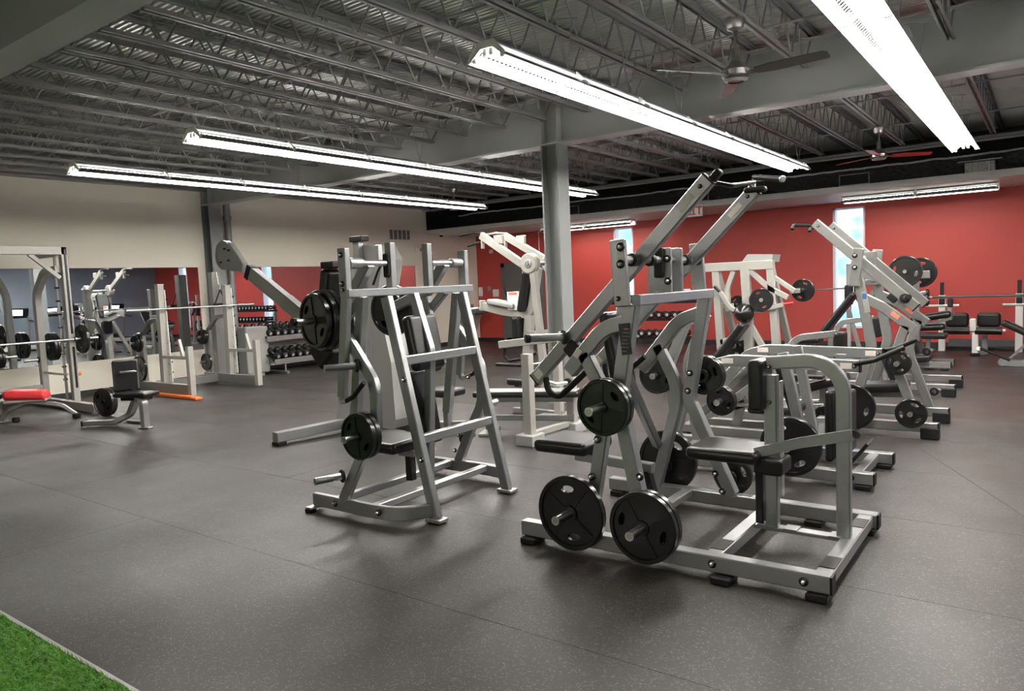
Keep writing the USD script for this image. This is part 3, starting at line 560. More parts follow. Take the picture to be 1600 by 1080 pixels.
for y0 in (3.62, 3.84, 4.34, 4.52): part(t, 'bearing', cyl((-1.845, y0, 1.655), NY, 0.036, 0.045, 20, 0.006), RUBBER)
part(t, 'flange_bearing', rbox((-1.85, 3.985, 1.64), (0.06, 0.03, 0.18), 0.028, n=3), RUBBER); part(t, 'flange_bearing', rbox((-1.85, 4.215, 1.64), (0.06, 0.03, 0.18), 0.028, n=3), RUBBER)
for yy in (3.9, 4.3): part(t, 'brace', tube([(-1.80, yy, 1.46), (-1.88, 4.02 if yy < 4 else 4.18, 1.46)], 0.03, 0.04, (0, 0, 1)), SILVER)
# lever arms (same arm either side of the middle)
for yy, nm in ((3.72, 'near'), (4.46, 'far')):
    a0, a1 = A((-1.436, 3.72, 2.048)), A((-2.566, 3.72, 0.96)); a0[1] = a1[1] = yy; d = unit(a1 - a0); nrm = unit(np.cross(d, NY)); nrm = nrm if nrm[2] > 0 else -nrm
    ar = part(t, 'lever_arm', tube([a0, a1], 0.05, 0.082), SILVER)
    part(ar, 'arm_end_cap', rbox(a0 - d * 0.004, (0.012, 0.052, 0.084), 0.004, [d, (0, 1, 0), np.cross(d, (0, 1, 0))]), RUBBER)
    part(ar, 'arm_end_cap', rbox(a1 + d * 0.004, (0.012, 0.052, 0.084), 0.004, [d, (0, 1, 0), np.cross(d, (0, 1, 0))]), RUBBER)
    h0 = A((-2.331, 3.72, 1.225)); h0[1] = yy + (-0.026 if nm == 'near' else 0.026); horn(t, h0, (-0.62, -0.78, 0.02) if nm == 'near' else (-0.62, 0.78, 0.02), 0.24)
    # J grip under the low end
    g0 = a1 - d * 0.06 - nrm * 0.04; part(t, 'hook_grip', rod([g0, g0 - nrm * 0.07 + d * 0.05, g0 - nrm * 0.15 + d * 0.02, g0 - nrm * 0.17 - d * 0.26], 0.019, 0.06, 14, 6), RUBBER)
    part(t, 'bump_stop', rbox(A((-2.289, 3.72, 1.153)) * A((1, 0, 1)) + A((0, yy, 0)), (0.10, 0.06, 0.085), 0.015, [d, (0, 1, 0), np.cross(d, (0, 1, 0))]), RUBBER)
    bolt(t, a0 + d * 0.05 + A((0, -0.026, 0)), (0, -1, 0), 0.012)
    part(t, 'warning_label', rbox(a0 + d * 0.16 + A((0, -0.0265, 0)), (0.10, 0.003, 0.032), 0.001, [d, (0, 1, 0), np.cross(d, (0, 1, 0))]), LABEL)
    part(t, 'warning_label', rbox(a1 - d * 0.05 + A((0, -0.0265, 0)), (0.055, 0.003, 0.05), 0.001, [d, (0, 1, 0), np.cross(d, (0, 1, 0))]), LABEL)
    gb = a0 + d * 0.02; yo = 1 if nm == 'far' else 1
    part(t, 'grip_bracket', rbox(gb + A((0.03, 0.01, 0.01)), (0.13, 0.06, 0.04), 0.018, [d * -1, (0, 1, 0), np.cross(d * -1, NY)]) if nm == 'near' else rbox(gb + A((0.02, -0.01, 0.015)), (0.13, 0.06, 0.035), 0.015), RUBBER)
    if nm == 'far':
        part(t, 'handle_bar', rod([gb + A((0.0, 0.02, 0.03)), gb + A((0.0, 0.03, 0.095)), gb + A((0.05, 0.0, 0.09))], 0.013, 0.02, 12), STEEL)
        gr = part(t, 'hand_grip', rod([gb + A((0.0, 0.03, 0.095)), gb + A((0.20, -0.10, 0.05))], 0.017, 0, 14), RUBBER); part(gr, 'end_ring', cyl(gb + A((0.195, -0.097, 0.051)), (0.83, -0.54, -0.16), 0.02, 0.02, 16, 0.004), STEEL)
    else:
        part(t, 'handle_bar', rod([gb + A((0.02, 0.02, 0)), gb + A((0.10, 0.10, -0.02)), gb + A((0.12, 0.40, 0.02))], 0.012, 0.03, 12), BLACKP)
# seat on the far left, its post and frame between the legs
part(t, 'seat_pad', rbox((-2.545, 4.09, 0.485), (0.40, 0.38, 0.085), 0.035, n=3), VINYL)
part(t, 'seat_frame', tube([(-2.52, 4.09, 0.405), (-1.97, 4.09, 0.38)], 0.06, 0.06), SILVER)
part(t, 'seat_stem', tube([(-2.02, 4.09, 0.36), (-1.96, 4.09, 0.12)], 0.06, 0.06), BLACKP)
part(t, 'cross_tube', tube([(-1.96, 3.597, 0.10), (-1.96, 4.583, 0.10)], 0.07, 0.05, (1, 0, 0)), SILVER)
part(t, 'back_pad', rbox((-2.188, 4.09, 1.098), (0.07, 0.24, 0.52), 0.03, [(0.985, 0, 0.17), (0, 1, 0), (-0.17, 0, 0.985)], n=3), VINYL)
part(t, 'back_pad_tube', tube([(-2.143, 4.09, 1.387), (-2.223, 4.09, 0.894), (-2.13, 4.09, 0.40)], 0.06, 0.06, r=0.2), SILVER)
part(t, 'brace', tube([(-1.904, 3.64, 1.024), (-2.171, 4.58, 0.408)], 0.05, 0.06), SILVER)
# plates on its pegs
for p, ln, n in (((-1.937, 3.535, 0.869), 0.26, 2), ((-2.184, 3.535, 0.241), 0.24, 1), ((-1.722, 3.535, 0.239), 0.26, 2)):
    horn(t, p, (0, -1, 0), ln, 0.0245, None, 'storage_peg')
for p, ln in (((-1.875, 4.66, 0.885), 0.24), ((-2.169, 4.7, 0.223), 0.22), ((-1.711, 4.7, 0.198), 0.22)):
    horn(t, p, (0, 1, 0), ln, 0.0245, None, 'storage_peg')
fr = 'on the nearest pulldown machine'
plates(35, 2, A((-1.937, 3.535, 0.869)) + A((0, -0.06, 0)), (0, -1, 0), f'black grip plate on the upper near peg {fr}', 1.57)
plates(45, 1, A((-2.184, 3.535, 0.241)) + A((0, -0.07, 0)), (0, -1, 0), f'large black grip plate on the lower left peg {fr}', 0.12)
plates(40, 2, A((-1.722, 3.535, 0.239)) + A((0, -0.055, 0)), (0, -1, 0), f'large black grip plate on the lower right peg {fr}', 0.6)
plates(25, 2, A((-1.875, 4.66, 0.885)) + A((0, 0.05, 0)), (0, 1, 0), f'black plate on the upper far peg {fr}', 0.2)
plates(45, 1, A((-2.169, 4.7, 0.223)) + A((0, 0.04, 0.04)), (0, 1, 0), f'large black plate behind the seat {fr}', 0.6)
plates(25, 1, A((-1.711, 4.7, 0.198)) + A((0, 0.06, 0.01)), (0, 1, 0), f'black plate behind the bolted far leg {fr}', 0.1)

# ================================================================ left of it: chest press with ladder frame
t = thing('chest_press_machine', 'silver plate-loaded press with two tall slanted legs joined by rungs, left of the pulldown machine', 'exercise machine', (-3.7, 3.89, 0))
YM = 3.89
for s in (-1, 1):
    yr, yl = YM + s * 0.61, YM + s * 0.392; nm = 'near' if s < 0 else 'far'
    part(t, 'base_rail', tube([(-4.22, yr, 0.085), (-3.62, yr, 0.085), (-3.42, yr - s * 0.02, 0.085), (-3.27, yl, 0.085)], 0.045, 0.09, r=0.25, seg=8), SILVER)
    part(t, 'front_leg', tube([(-3.262, yl, 0.03), (-3.61, yl, 1.50)], 0.055, 0.075), SILVER)
    part(t, 'foot_plate', rbox((-3.26, yl, 0.02), (0.13, 0.09, 0.025), 0.006), STEEL); foot(t, (-3.26, yl), 0.10, 0.08, 0.012)
    part(t, 'foot_plate', rbox((-4.22, yr, 0.03), (0.06, 0.14, 0.018), 0.005), STEEL); foot(t, (-4.22, yr + s * 0.05), 0.07, 0.05, 0.024)
    part(t, 'upright', tube([(-3.76, yr, 1.53), (-3.86, yr, 0.84)], 0.05, 0.065), SILVER)
    part(t, 'bowed_leg', tube([(-3.83, yr - s * 0.05, 1.24), (-3.585, yr - s * 0.05, 0.93), (-3.60, yr - s * 0.05, 0.62), (-3.74, yr - s * 0.02, 0.42), (-3.91, yr, 0.12)], 0.05, 0.075, r=0.2, seg=7), SILVER)
    part(t, 'rear_post', tube([(-3.74, yr - s * 0.12, 1.50), (-3.90, yr - s * 0.12, 0.55)], 0.06, 0.07), SILVER)
    part(t, 'pivot_plate', rbox((-3.765, yr, 1.675), (0.075, 0.045, 0.32), 0.006), SILVER)
    part(t, 'pivot_plate', rbox((-3.76, YM + s * 0.19, 1.70), (0.06, 0.05, 0.36), 0.006), SILVER)
    part(t, 'flange_bearing', rbox((-3.765, YM + s * 0.225, 1.72), (0.055, 0.03, 0.17), 0.026, n=3), RUBBER)
    part(t, 'pivot_axle', rod([(-3.765, YM + s * 0.20, 1.735), (-3.765, yr, 1.735)], 0.022), CHROME)
    part(t, 'bearing', cyl((-3.765, yr - s * 0.03, 1.735), (0, -s, 0), 0.036, 0.12, 20, 0.006), SILVER)
    for z in (1.79, 1.60): bolt(t, (-3.765, yr + s * 0.023, z), (0, s, 0), 0.02)
    bolt(t, (-3.76, yr + s * 0.023, 1.56), (0, s, 0), 0.012)
    for x, z in ((-3.98, 0.09), (-3.55, 0.09)): bolt(t, (x, yr + s * 0.023, z), (0, s, 0), 0.022)
    # press arm: hangs from the axle, bows out, carries grip and weight peg
    ya = YM + s * 0.50
    horn(t, (-3.72, yr - s * 0.05 + s * 0.026, 1.055), (-0.45, s * 0.89, 0), 0.22, 0.024, None)
    horn(t, (-3.645, yr - s * 0.05 + s * 0.026, 0.60), (0, s, 0), 0.22, 0.024, None)
    part(t, 'grip_frame', tube([(-3.855, yr, 0.86), (-3.86, yr + s * 0.02, 0.805), (-3.80, yr + s * 0.02, 0.82)], 0.03, 0.035, r=0.03), STEEL)
    part(t, 'hand_grip', rod([(-3.80, yr + s * 0.02, 0.82), (-3.73, yr + s * 0.02, 0.85), (-3.62, yr + s * 0.02, 0.95)], 0.016, 0.03), RUBBER)
    horn(t, (-3.87, yr + s * 0.03, 0.30), (-0.3, s, 0), 0.20, 0.024, None, 'storage_peg')
    # strut from the pivot plate down to the machine's foot
    part(t, 'rear_strut', tube([(-3.80, YM + s * 0.42, 1.52), (-4.05, YM + s * 0.42, 1.30)], 0.05, 0.06), SILVER)
part(t, 'top_crossbar', tube([(-3.735, 3.26, 1.535), (-3.735, 4.54, 1.535)], 0.05, 0.055, (1, 0, 0)), SILVER)
for z, x in ((1.07, -3.50), (0.545, -3.378)): part(t, 'rung', tube([(x, 3.52, z), (x, 4.26, z)], 0.05, 0.062, (1, 0, 0)), SILVER)
for y in (3.70, 3.93): part(t, 'base_bar', tube([(-3.72 if y < 3.8 else -3.72, 3.30, 0.10), (-3.72 if y < 3.8 else -3.72, 4.48, 0.10)] if 0 else [(-4.0 + (y - 3.7) * 1.6, 3.30, 0.10), (-4.0 + (y - 3.7) * 1.6, 4.48, 0.10)], 0.06, 0.05, (1, 0, 0)), SILVER)
part(t, 'seat_pad', rbox((-4.05, 3.87, 0.395), (0.50, 0.42, 0.085), 0.035, n=3), VINYL)
part(t, 'back_pad', rbox((-3.66, 3.89, 1.16), (0.09, 0.30, 0.40), 0.035, [(0.98, 0, 0.2), (0, 1, 0), (-0.2, 0, 0.98)], n=3), VINYL)
part(t, 'back_pad', rbox((-3.71, 3.89, 0.68), (0.06, 0.28, 0.55), 0.025, [(0.985, 0, 0.17), (0, 1, 0), (-0.17, 0, 0.985)], n=3), VINYL)
part(t, 'pad_upright', tube([(-3.735, 3.89, 1.51), (-3.60, 3.89, 1.10), (-3.68, 3.89, 0.12)], 0.06, 0.06, r=0.15), SILVER)
part(t, 'seat_stem', tube([(-3.86, 3.89, 0.12), (-3.86, 3.89, 0.36)], 0.06, 0.06), BLACKP)
part(t, 'seat_bracket', rbox((-3.86, 3.89, 0.33), (0.16, 0.10, 0.05), 0.01), GREYP)
for z, x in ((0.95, -3.455), (0.42, -3.335)): bolt(t, (x, 3.465, z), (0, -1, 0), 0.018)
for z, x in ((0.83, -3.73), (0.35, -3.86), (0.22, -3.91)): bolt(t, (x, 4.46, z), (0, -1, 0), 0.018)
plates(35, 2, (-3.645, 3.33 - 0.075, 0.60), (0, -1, 0), 'black plate on the near lower peg of the rung-legged press', 0.2)
# lever arms with their weight pegs, and the long lever with a paddle head
ENDS = {-1: A((-4.13, YM - 0.39, 1.355)), 1: A((-4.46, YM + 0.42, 1.375))}
for s in (-1, 1):
    yl = YM + s * 0.39; e = ENDS[s]
    part(t, 'lever_arm', tube([(-3.765, yl, 1.735), (-3.95, yl, 1.53), e], 0.06, 0.08), SILVER)
    horn(t, e + A((0, s * 0.032, 0)), (-0.15, s * 0.99, 0), 0.32, 0.025, RUBBER)
    part(t, 'lever_strut', tube([(-3.98, yl, 1.48), (-3.90, yl, 1.10), (-3.84, yl, 0.95)], 0.05, 0.06), SILVER)
part(t, 'bump_pad', rbox((-4.219, 3.52, 1.498), (0.10, 0.16, 0.44), 0.03, [(0.975, 0, -0.22), (0, 1, 0), (0.22, 0, 0.975)], n=3), VINYL); part(t, 'bump_cap', rbox((-4.147, 3.52, 1.744), (0.13, 0.15, 0.05), 0.012), RUBBER)
part(t, 'stop_block', rbox((-4.248, 3.52, 1.124), (0.20, 0.20, 0.20), 0.03, [(0.75, 0, 0.66), (0, 1, 0), (-0.66, 0, 0.75)]), RUBBER)
L0, L1 = A((-5.091, 3.47, 1.741)), A((-4.34, 3.47, 1.315)); ld = unit(L1 - L0)
lv = part(t, 'long_lever', tube([L0, L1], 0.07, 0.105), SILVER); part(lv, 'black_collar', rbox(L0 + ld * 0.02, (0.055, 0.082, 0.116), 0.01, [ld, (0, 1, 0), np.cross(ld, NY)]), RUBBER); part(lv, 'light_sleeve', tube([L0 + ld * 0.50, L1], 0.076, 0.111), PLAT)
hd = affinity.scale(Point(0, 0).buffer(1, 24), 0.112, 0.118).union(Polygon([(0.01, -0.115), (0.235, -0.155), (0.26, -0.085), (0.085, 0.095)]))
HC = A((-5.391, 3.49, 1.884))
part(t, 'paddle_head', slab(hd, HC, [(1, 0, 0), (0, 0, 1), (0, -1, 0)], 0.04), GREYP, False); part(t, 'paddle_rim', slab(hd.difference(hd.buffer(-0.011)), HC + A((0, -0.04, 0)), [(1, 0, 0), (0, 0, 1), (0, -1, 0)], 0.01), STEEL, False)
for dx_, dz_ in ((0.015, 0.05), (0.07, 0.035), (-0.05, -0.055), (0.06, -0.045)): part(t, 'paddle_slot', rbox(HC + A((dx_, -0.042, dz_)), (0.035, 0.006, 0.013), 0.002), BLACKP)
rp_ = 'at the left of the rung-legged press'
for s, nm in ((-1, 'near'), (1, 'far')):
    ax_ = unit((-0.15, s * 0.99, 0)); b0 = ENDS[s] + A((0, s * 0.032, 0))
    plates(45, 1, b0 + ax_ * 0.045, ax_, f'large black grip plate on the {nm} lever peg {rp_}', 0.6)
    if s < 0: plates(45, 1, b0 + ax_ * 0.095, ax_, f'middle black plate of three {rp_}', 0.2); plates(40, 1, b0 + ax_ * 0.142, ax_, f'outer smaller black plate {rp_}', 0.9)
    else: plates(40, 1, b0 + ax_ * 0.095, ax_, f'second black plate on the far lever peg {rp_}', 0.2)
# ================================================================ second in line: seated row with long level levers
t = thing('seated_row_machine', 'silver plate-loaded row machine with long level lever and black grips, behind the nearest pulldown machine', 'exercise machine', (-1.7, 5.89, 0))
for y, x1 in ((5.55, -0.985), (6.23, -0.97)):
    part(t, 'base_rail', tube([(-2.75, y, 0.078), (x1, y, 0.078)], 0.075, 0.085), SILVER)
    part(t, 'rail_end_cap', rbox((x1 + 0.006, y, 0.078), (0.012, 0.077, 0.087), 0.003), RUBBER); foot(t, (x1 - 0.06, y), 0.10, 0.12, 0.035); foot(t, (-2.68, y), 0.10, 0.12, 0.035)
    bolt(t, (x1 - 0.14, y - 0.038, 0.08), (0, -1, 0), 0.022)
for x in (-1.10, -1.65, -2.5): part(t, 'cross_tube', tube([(x, 5.59, 0.078), (x, 6.19, 0.078)], 0.07, 0.07, (1, 0, 0)), SILVER)
part(t, 'foot_plate', rbox((-1.13, 5.9, 0.19), (0.025, 0.24, 0.20), 0.006, [(0.8, 0, -0.6), (0, 1, 0), (0.6, 0, 0.8)]), RUBBER)
part(t, 'pad_post', tube([(-1.27, 5.89, 0.11), (-1.27, 5.89, 0.92)], 0.06, 0.07), SILVER)
part(t, 'back_pad', rbox((-1.335, 5.89, 0.38), (0.06, 0.24, 0.54), 0.025, n=3), VINYL); part(t, 'back_pad', rbox((-1.205, 5.89, 0.42), (0.05, 0.20, 0.46), 0.02, n=3), VINYL)
part(t, 'adjuster_knob', rod([(-1.22, 5.88, 0.36), (-1.15, 5.72, 0.36)], 0.018), RUBBER)
part(t, 'upright', tube([(-1.62, 5.62, 0.95), (-1.44, 5.62, 0.12)], 0.055, 0.075), SILVER)
part(t, 'upright', tube([(-1.66, 6.16, 0.95), (-1.52, 6.16, 0.12)], 0.055, 0.075), SILVER)
part(t, 'black_cover', tube([(-1.69, 5.625, 0.93), (-1.54, 5.625, 0.45)], 0.05, 0.03), RUBBER)
part(t, 'strut', tube([(-1.80, 5.62, 0.60), (-1.50, 5.62, 0.20)], 0.05, 0.06), SILVER)
for yy, s in ((5.46, -1), (6.32, 1)):
    ar = part(t, 'lever_arm', tube([(-2.42, yy, 0.30), (-2.33, yy, 0.62), (-2.12, yy, 0.86), (-1.95, yy, 0.905), (-1.06, yy, 0.885)], 0.05, 0.085, r=0.22, seg=8), SILVER)
    part(ar, 'arm_end_cap', rbox((-1.052, yy, 0.885), (0.012, 0.052, 0.087), 0.004), RUBBER)
    part(t, 'warning_label', rbox((-1.98, yy - 0.0265, 0.90), (0.09, 0.003, 0.04), 0.001), LABEL); part(t, 'warning_label', rbox((-1.14, yy - 0.0265, 0.887), (0.075, 0.003, 0.04), 0.001), LABEL)
    bolt(t, (-1.085, yy - 0.026, 0.887), (0, -1, 0), 0.015)
    part(t, 'hand_grip', rod([(-1.09, yy + s * 0.03, 0.90), (-0.96, yy - s * 0.02, 0.93), (-0.80, yy - s * 0.10, 1.01)], 0.018, 0.05), RUBBER)
    part(t, 'weight_arm', tube([(-2.26, yy, 0.44), (-2.08, yy, 0.58), (-1.98, yy, 0.60)], 0.05, 0.07, r=0.08), SILVER)
    horn(t, (-2.01, yy + s * 0.026, 0.60), (0, s, 0), 0.16, 0.024, None)
    horn(t, (-1.50, yy + s * 0.055, 0.30), (0, s, 0), 0.16, 0.024, None, 'storage_peg')
    part(t, 'peg_bracket', rbox((-1.50, yy + s * 0.02, 0.28), (0.10, 0.10, 0.14), 0.01), SILVER); part(t, 'peg_upright', tube([(-1.50, yy - s * 0.03, 0.30), (-1.50, 5.55 if s < 0 else 6.23, 0.11)], 0.05, 0.05, (1, 0, 0)), SILVER)
part(t, 'upper_frame', tube([(-2.50, 5.70, 0.10), (-2.58, 5.70, 0.80), (-2.40, 5.70, 1.22)], 0.06, 0.08, r=0.3, seg=8), SILVER)
part(t, 'upper_frame', tube([(-2.50, 6.10, 0.10), (-2.58, 6.10, 0.80), (-2.40, 6.10, 1.22)], 0.06, 0.08, r=0.3, seg=8), SILVER)
part(t, 'cross_tube', tube([(-2.42, 5.66, 1.18), (-2.42, 6.14, 1.18)], 0.06, 0.06, (1, 0, 0)), SILVER)
part(t, 'seat_pad', rbox((-1.75, 5.89, 0.48), (0.38, 0.32, 0.07), 0.03, n=3), VINYL); part(t, 'seat_stem', tube([(-1.75, 5.89, 0.12), (-1.75, 5.89, 0.45)], 0.06, 0.06), SILVER)
horn(t, (-2.62, 5.665, 0.75), (0, -1, 0), 0.20, 0.024, None, 'storage_peg'); 
rw = 'on the seated row machine'
plates(10, 2, (-2.01, 5.40, 0.60), (0, -1, 0), f'small black plate on the near lever peg {rw}', 0.4)
plates(45, 1, (-1.50, 5.37, 0.30), (0, -1, 0), f'large black plate on the low near peg {rw}', 0.5)
plates(35, 2, (-2.62, 5.60, 0.75), (0, -1, 0), f'black plate on the upper left peg {rw}', 0.5)
plates(25, 2, (-1.50, 6.42, 0.30), (0, 1, 0), f'black plate on the low far peg {rw}', 0.5)

# ================================================================ leg press with ribbed foot plates, behind the row machine
t = thing('leg_press_machine', 'pale leg press with ribbed metal foot plates behind the row machine', 'exercise machine', (-2.2, 6.95, 0))
part(t, 'base_rail', tube([(-3.0, 6.75, 0.07), (-1.55, 6.75, 0.07)], 0.07, 0.08), PLAT); part(t, 'base_rail', tube([(-3.0, 7.15, 0.07), (-1.55, 7.15, 0.07)], 0.07, 0.08), PLAT)
for x in (-2.9, -1.6): part(t, 'cross_tube', tube([(x, 6.78, 0.07), (x, 7.12, 0.07)], 0.07, 0.07, (1, 0, 0)), PLAT); foot(t, (x, 6.75)); foot(t, (x, 7.15))
for k, (c, tilt) in enumerate((((-2.32, 6.78, 0.62), 0.75), ((-2.24, 7.05, 0.80), 0.25))):
    ax = [(math.cos(tilt), 0, math.sin(tilt)), (0, 1, 0), (-math.sin(tilt), 0, math.cos(tilt))]
    fp = part(t, 'foot_plate', rbox(c, (0.46, 0.40, 0.02), 0.005, ax), PLAT)
    for i in range(8): part(fp, 'rib', rbox(A(c) + A(ax[0]) * (-0.2 + 0.057 * i) + A(ax[2]) * 0.014, (0.02, 0.40, 0.012), 0.004, ax), PLAT)
part(t, 'upright', tube([(-2.45, 6.95, 0.10), (-2.30, 6.95, 0.74)], 0.07, 0.08), PLAT); part(t, 'carriage_tube', tube([(-2.9, 6.95, 0.12), (-1.7, 6.95, 0.55)], 0.07, 0.08), PLAT)
part(t, 'slide_rod', rod([(-2.6, 6.85, 0.30), (-1.62, 6.85, 0.36)], 0.02), CHROME); part(t, 'slide_rod', rod([(-2.6, 7.05, 0.30), (-1.62, 7.05, 0.36)], 0.02), CHROME)
part(t, 'seat_pad', rbox((-1.62, 6.95, 0.55), (0.34, 0.36, 0.08), 0.03, [(0.96, 0, 0.28), (0, 1, 0), (-0.28, 0, 0.96)], n=3), VINYL); part(t, 'seat_post', tube([(-1.65, 6.95, 0.11), (-1.65, 6.95, 0.5)], 0.06, 0.06), PLAT)
part(t, 'foot_rest', rbox((-1.75, 6.76, 0.62), (0.30, 0.10, 0.03), 0.008), RUBBER)

# ================================================================ high row machines facing the other way (same build twice)
def high_row(y, xo, metal, label, full=True):
    """xo shifts the machine along x; y is its middle"""
    yn, yf = y - 0.42, y + 0.42
    t = thing('high_row_machine' if full else 'thigh_pad_machine', label, 'exercise machine', (-1.5 + xo, y, 0))
    for yy in (yn, yf):
        part(t, 'base_rail', tube([(-2.55 + xo, yy, 0.105), (-0.80 + xo, yy, 0.105)], 0.075, 0.09), metal)
        part(t, 'rubber_boot', rbox((-0.86 + xo, yy, 0.052), (0.15, 0.10, 0.104), 0.01), RUBBER); part(t, 'rubber_boot', rbox((-2.50 + xo, yy, 0.03), (0.12, 0.10, 0.058), 0.008), RUBBER)
        part(t, 'rail_end_cap', rbox((-0.795 + xo, yy, 0.105), (0.014, 0.079, 0.092), 0.004), RUBBER)
        if not full: continue
        part(t, 'upright', tube([(-1.45 + xo, yy, 1.47), (-1.34 + xo, yy, 0.82), (-1.46 + xo, yy, 0.40), (-1.58 + xo, yy, 0.14)], 0.065, 0.085, r=0.15), metal)
        part(t, 'gooseneck', tube([(-1.40 + xo, yy, 1.28), (-1.25 + xo, yy, 1.20), (-0.99 + xo, yy, 0.99)], 0.06, 0.09, r=0.2, seg=7), metal)
        part(t, 'bowed_leg', tube([(-1.06 + xo, yy, 1.02), (-1.16 + xo, yy, 0.72), (-0.96 + xo, yy, 0.15)], 0.06, 0.08, r=0.3, seg=7), metal)
        part(t, 'pivot_plate', rbox((-1.462 + xo, yy + (-0.05 if yy < y else 0.05), 1.57), (0.10, 0.03, 0.36), 0.03, [(0.99, 0, -0.12), (0, 1, 0), (0.12, 0, 0.99)]), metal)
        part(t, 'warning_label', rbox((-1.14 + xo, yy - 0.032, 1.12), (0.08, 0.003, 0.04), 0.001, [(0.8, 0, -0.6), (0, 1, 0), (0.6, 0, 0.8)]), LABELR)
        for z in (1.68, 1.57): bolt(t, (-1.47 + xo, yy - (0.066 if yy < y else -0.034), z), (0, -1, 0), 0.024)
    for yy in (yn + 0.10, yf - 0.10) if full else ():
        a0, a1 = A((-1.86 + xo, yy, 2.02)), A((-0.99 + xo, yy, 1.185)); d = unit(a1 - a0); nn = np.cross(d, NY)
        if nn[2] < 0: nn = -nn
        ar = part(t, 'lever_arm', tube([a0, a1], 0.05, 0.09), metal)
        part(ar, 'arm_end_cap', rbox(a1 + d * 0.004, (0.012, 0.052, 0.092), 0.004, [d, (0, 1, 0), np.cross(d, NY)]), RUBBER)
        bolt(t, a0 + d * 0.05 + A((0, -0.026, 0)), (0, -1, 0), 0.014)
        part(t, 'hand_grip', rod([a0 + d * 0.04, a0 + A((-0.06, 0, -0.02)), a0 + A((-0.19, -0.02, -0.01)), a0 + A((-0.20, -0.05, -0.05))], 0.017, 0.02), RUBBER)
        sgn = -1 if yy < y else 1
        horn(t, a1 - d * 0.12 + A((0, sgn * 0.026, 0)), (0.3, sgn, 0.1), 0.2)
        part(t, 'bump_stop', rbox(a1 - d * 0.2 - nn * 0.07, (0.09, 0.06, 0.06), 0.012, [d, (0, 1, 0), np.cross(d, NY)]), RUBBER)
    if full:
        part(t, 'pivot_axle', rod([(-1.47 + xo, yn - 0.05, 1.66), (-1.47 + xo, yf + 0.05, 1.66)], 0.022), STEEL)
        part(t, 'top_crossbar', tube([(-1.43 + xo, yn, 1.42), (-1.43 + xo, yf, 1.42)], 0.05, 0.06, (1, 0, 0)), metal)
        part(t, 'centre_plate', rbox((-1.45 + xo, y, 1.57), (0.14, 0.14, 0.30), 0.01), metal)
    for x in (-1.58, -2.3): part(t, 'cross_tube', tube([(x + xo, yn, 0.105), (x + xo, yf, 0.105)], 0.07, 0.06, (1, 0, 0)), metal)
    if full:
        part(t, 'badge', rbox((-1.385 + xo, yn - 0.034, 1.245), (0.05, 0.004, 0.20), 0.002, [(0.985, 0, 0.17), (0, 1, 0), (-0.17, 0, 0.985)]), SHROUD); part(t, 'badge_print', rbox((-1.395 + xo, yn - 0.037, 1.30), (0.035, 0.002, 0.05), 0.0008), BLUE)
    part(t, 'seat_pad', rbox((-1.28 + xo, y - 0.15, 0.42), (0.42, 0.30, 0.09), 0.035, [(0.99, 0, 0.09), (0, 1, 0), (-0.09, 0, 0.99)], n=3), VINYL)
    part(t, 'seat_bracket', tube([(-1.62 + xo, y - 0.15, 0.34), (-1.10 + xo, y - 0.15, 0.36)], 0.10, 0.06), metal); part(t, 'seat_stem', tube([(-1.58 + xo, y - 0.15, 0.13), (-1.58 + xo, y - 0.15, 0.34)], 0.06, 0.06), metal)
    part(t, 'back_pad', rbox((-1.26 + xo, y + 0.2, 0.55), (0.09, 0.30, 0.46), 0.04, [(0.93, 0, 0.36), (0, 1, 0), (-0.36, 0, 0.93)], n=3), VINYL)
    # arched thigh pad frame at the left end
    part(t, 'arch_frame', tube([(-2.20 + xo, y, 0.13), (-2.20 + xo, y, 0.86), (-1.74 + xo, y, 0.915)], 0.055, 0.07, r=0.17, seg=8), metal)
    part(t, 'thigh_pad', rbox((-1.70 + xo, y, 0.80), (0.09, 0.22, 0.26), 0.025, n=3), VINYL); part(t, 'pad_post', tube([(-1.79 + xo, y, 0.13), (-1.79 + xo, y, 0.90)], 0.05, 0.06), metal)
    if full:
        horn(t, (-1.11 + xo, yn - 0.034, 0.69), (0, -1, 0), 0.14, 0.022, None, 'storage_peg'); horn(t, (-1.0 + xo, yn - 0.034, 0.24), (0, -1, 0), 0.14, 0.022, None, 'storage_peg')
        horn(t, (-1.50 + xo, yn - 0.034, 0.27), (0, -1, 0), 0.16, 0.024, None, 'storage_peg')
        horn(t, (-0.93 + xo, yf + 0.034, 0.30), (0.3, 1, 0), 0.14, 0.022, RUBBER, 'storage_peg'); horn(t, (-1.0 + xo, yf + 0.034, 0.7), (0.3, 1, 0), 0.14, 0.022, RUBBER, 'storage_peg')
    return t
high_row(7.88, 0.0, PLAT, 'pale grey high row machine with levers slanting down to the right, at right')
hr = 'on the pale high row machine at right'
plates(10, 1, (-1.11, 7.38, 0.69), (0, -1, 0), f'small black spoked plate on the upper peg {hr}', 0.3)
plates(25, 1, (-1.0, 7.36, 0.24), (0, -1, 0), f'black spoked plate on the lower peg {hr}', 0.7)
plates(45, 1, (-1.50, 7.35, 0.27), (0, -1, 0), f'large black plate behind the seat {hr}', 1.3)
t = high_row(10.4, -0.10, PLAT, 'low pale machine with arched pad frame between the high row machine and the red wall', False)
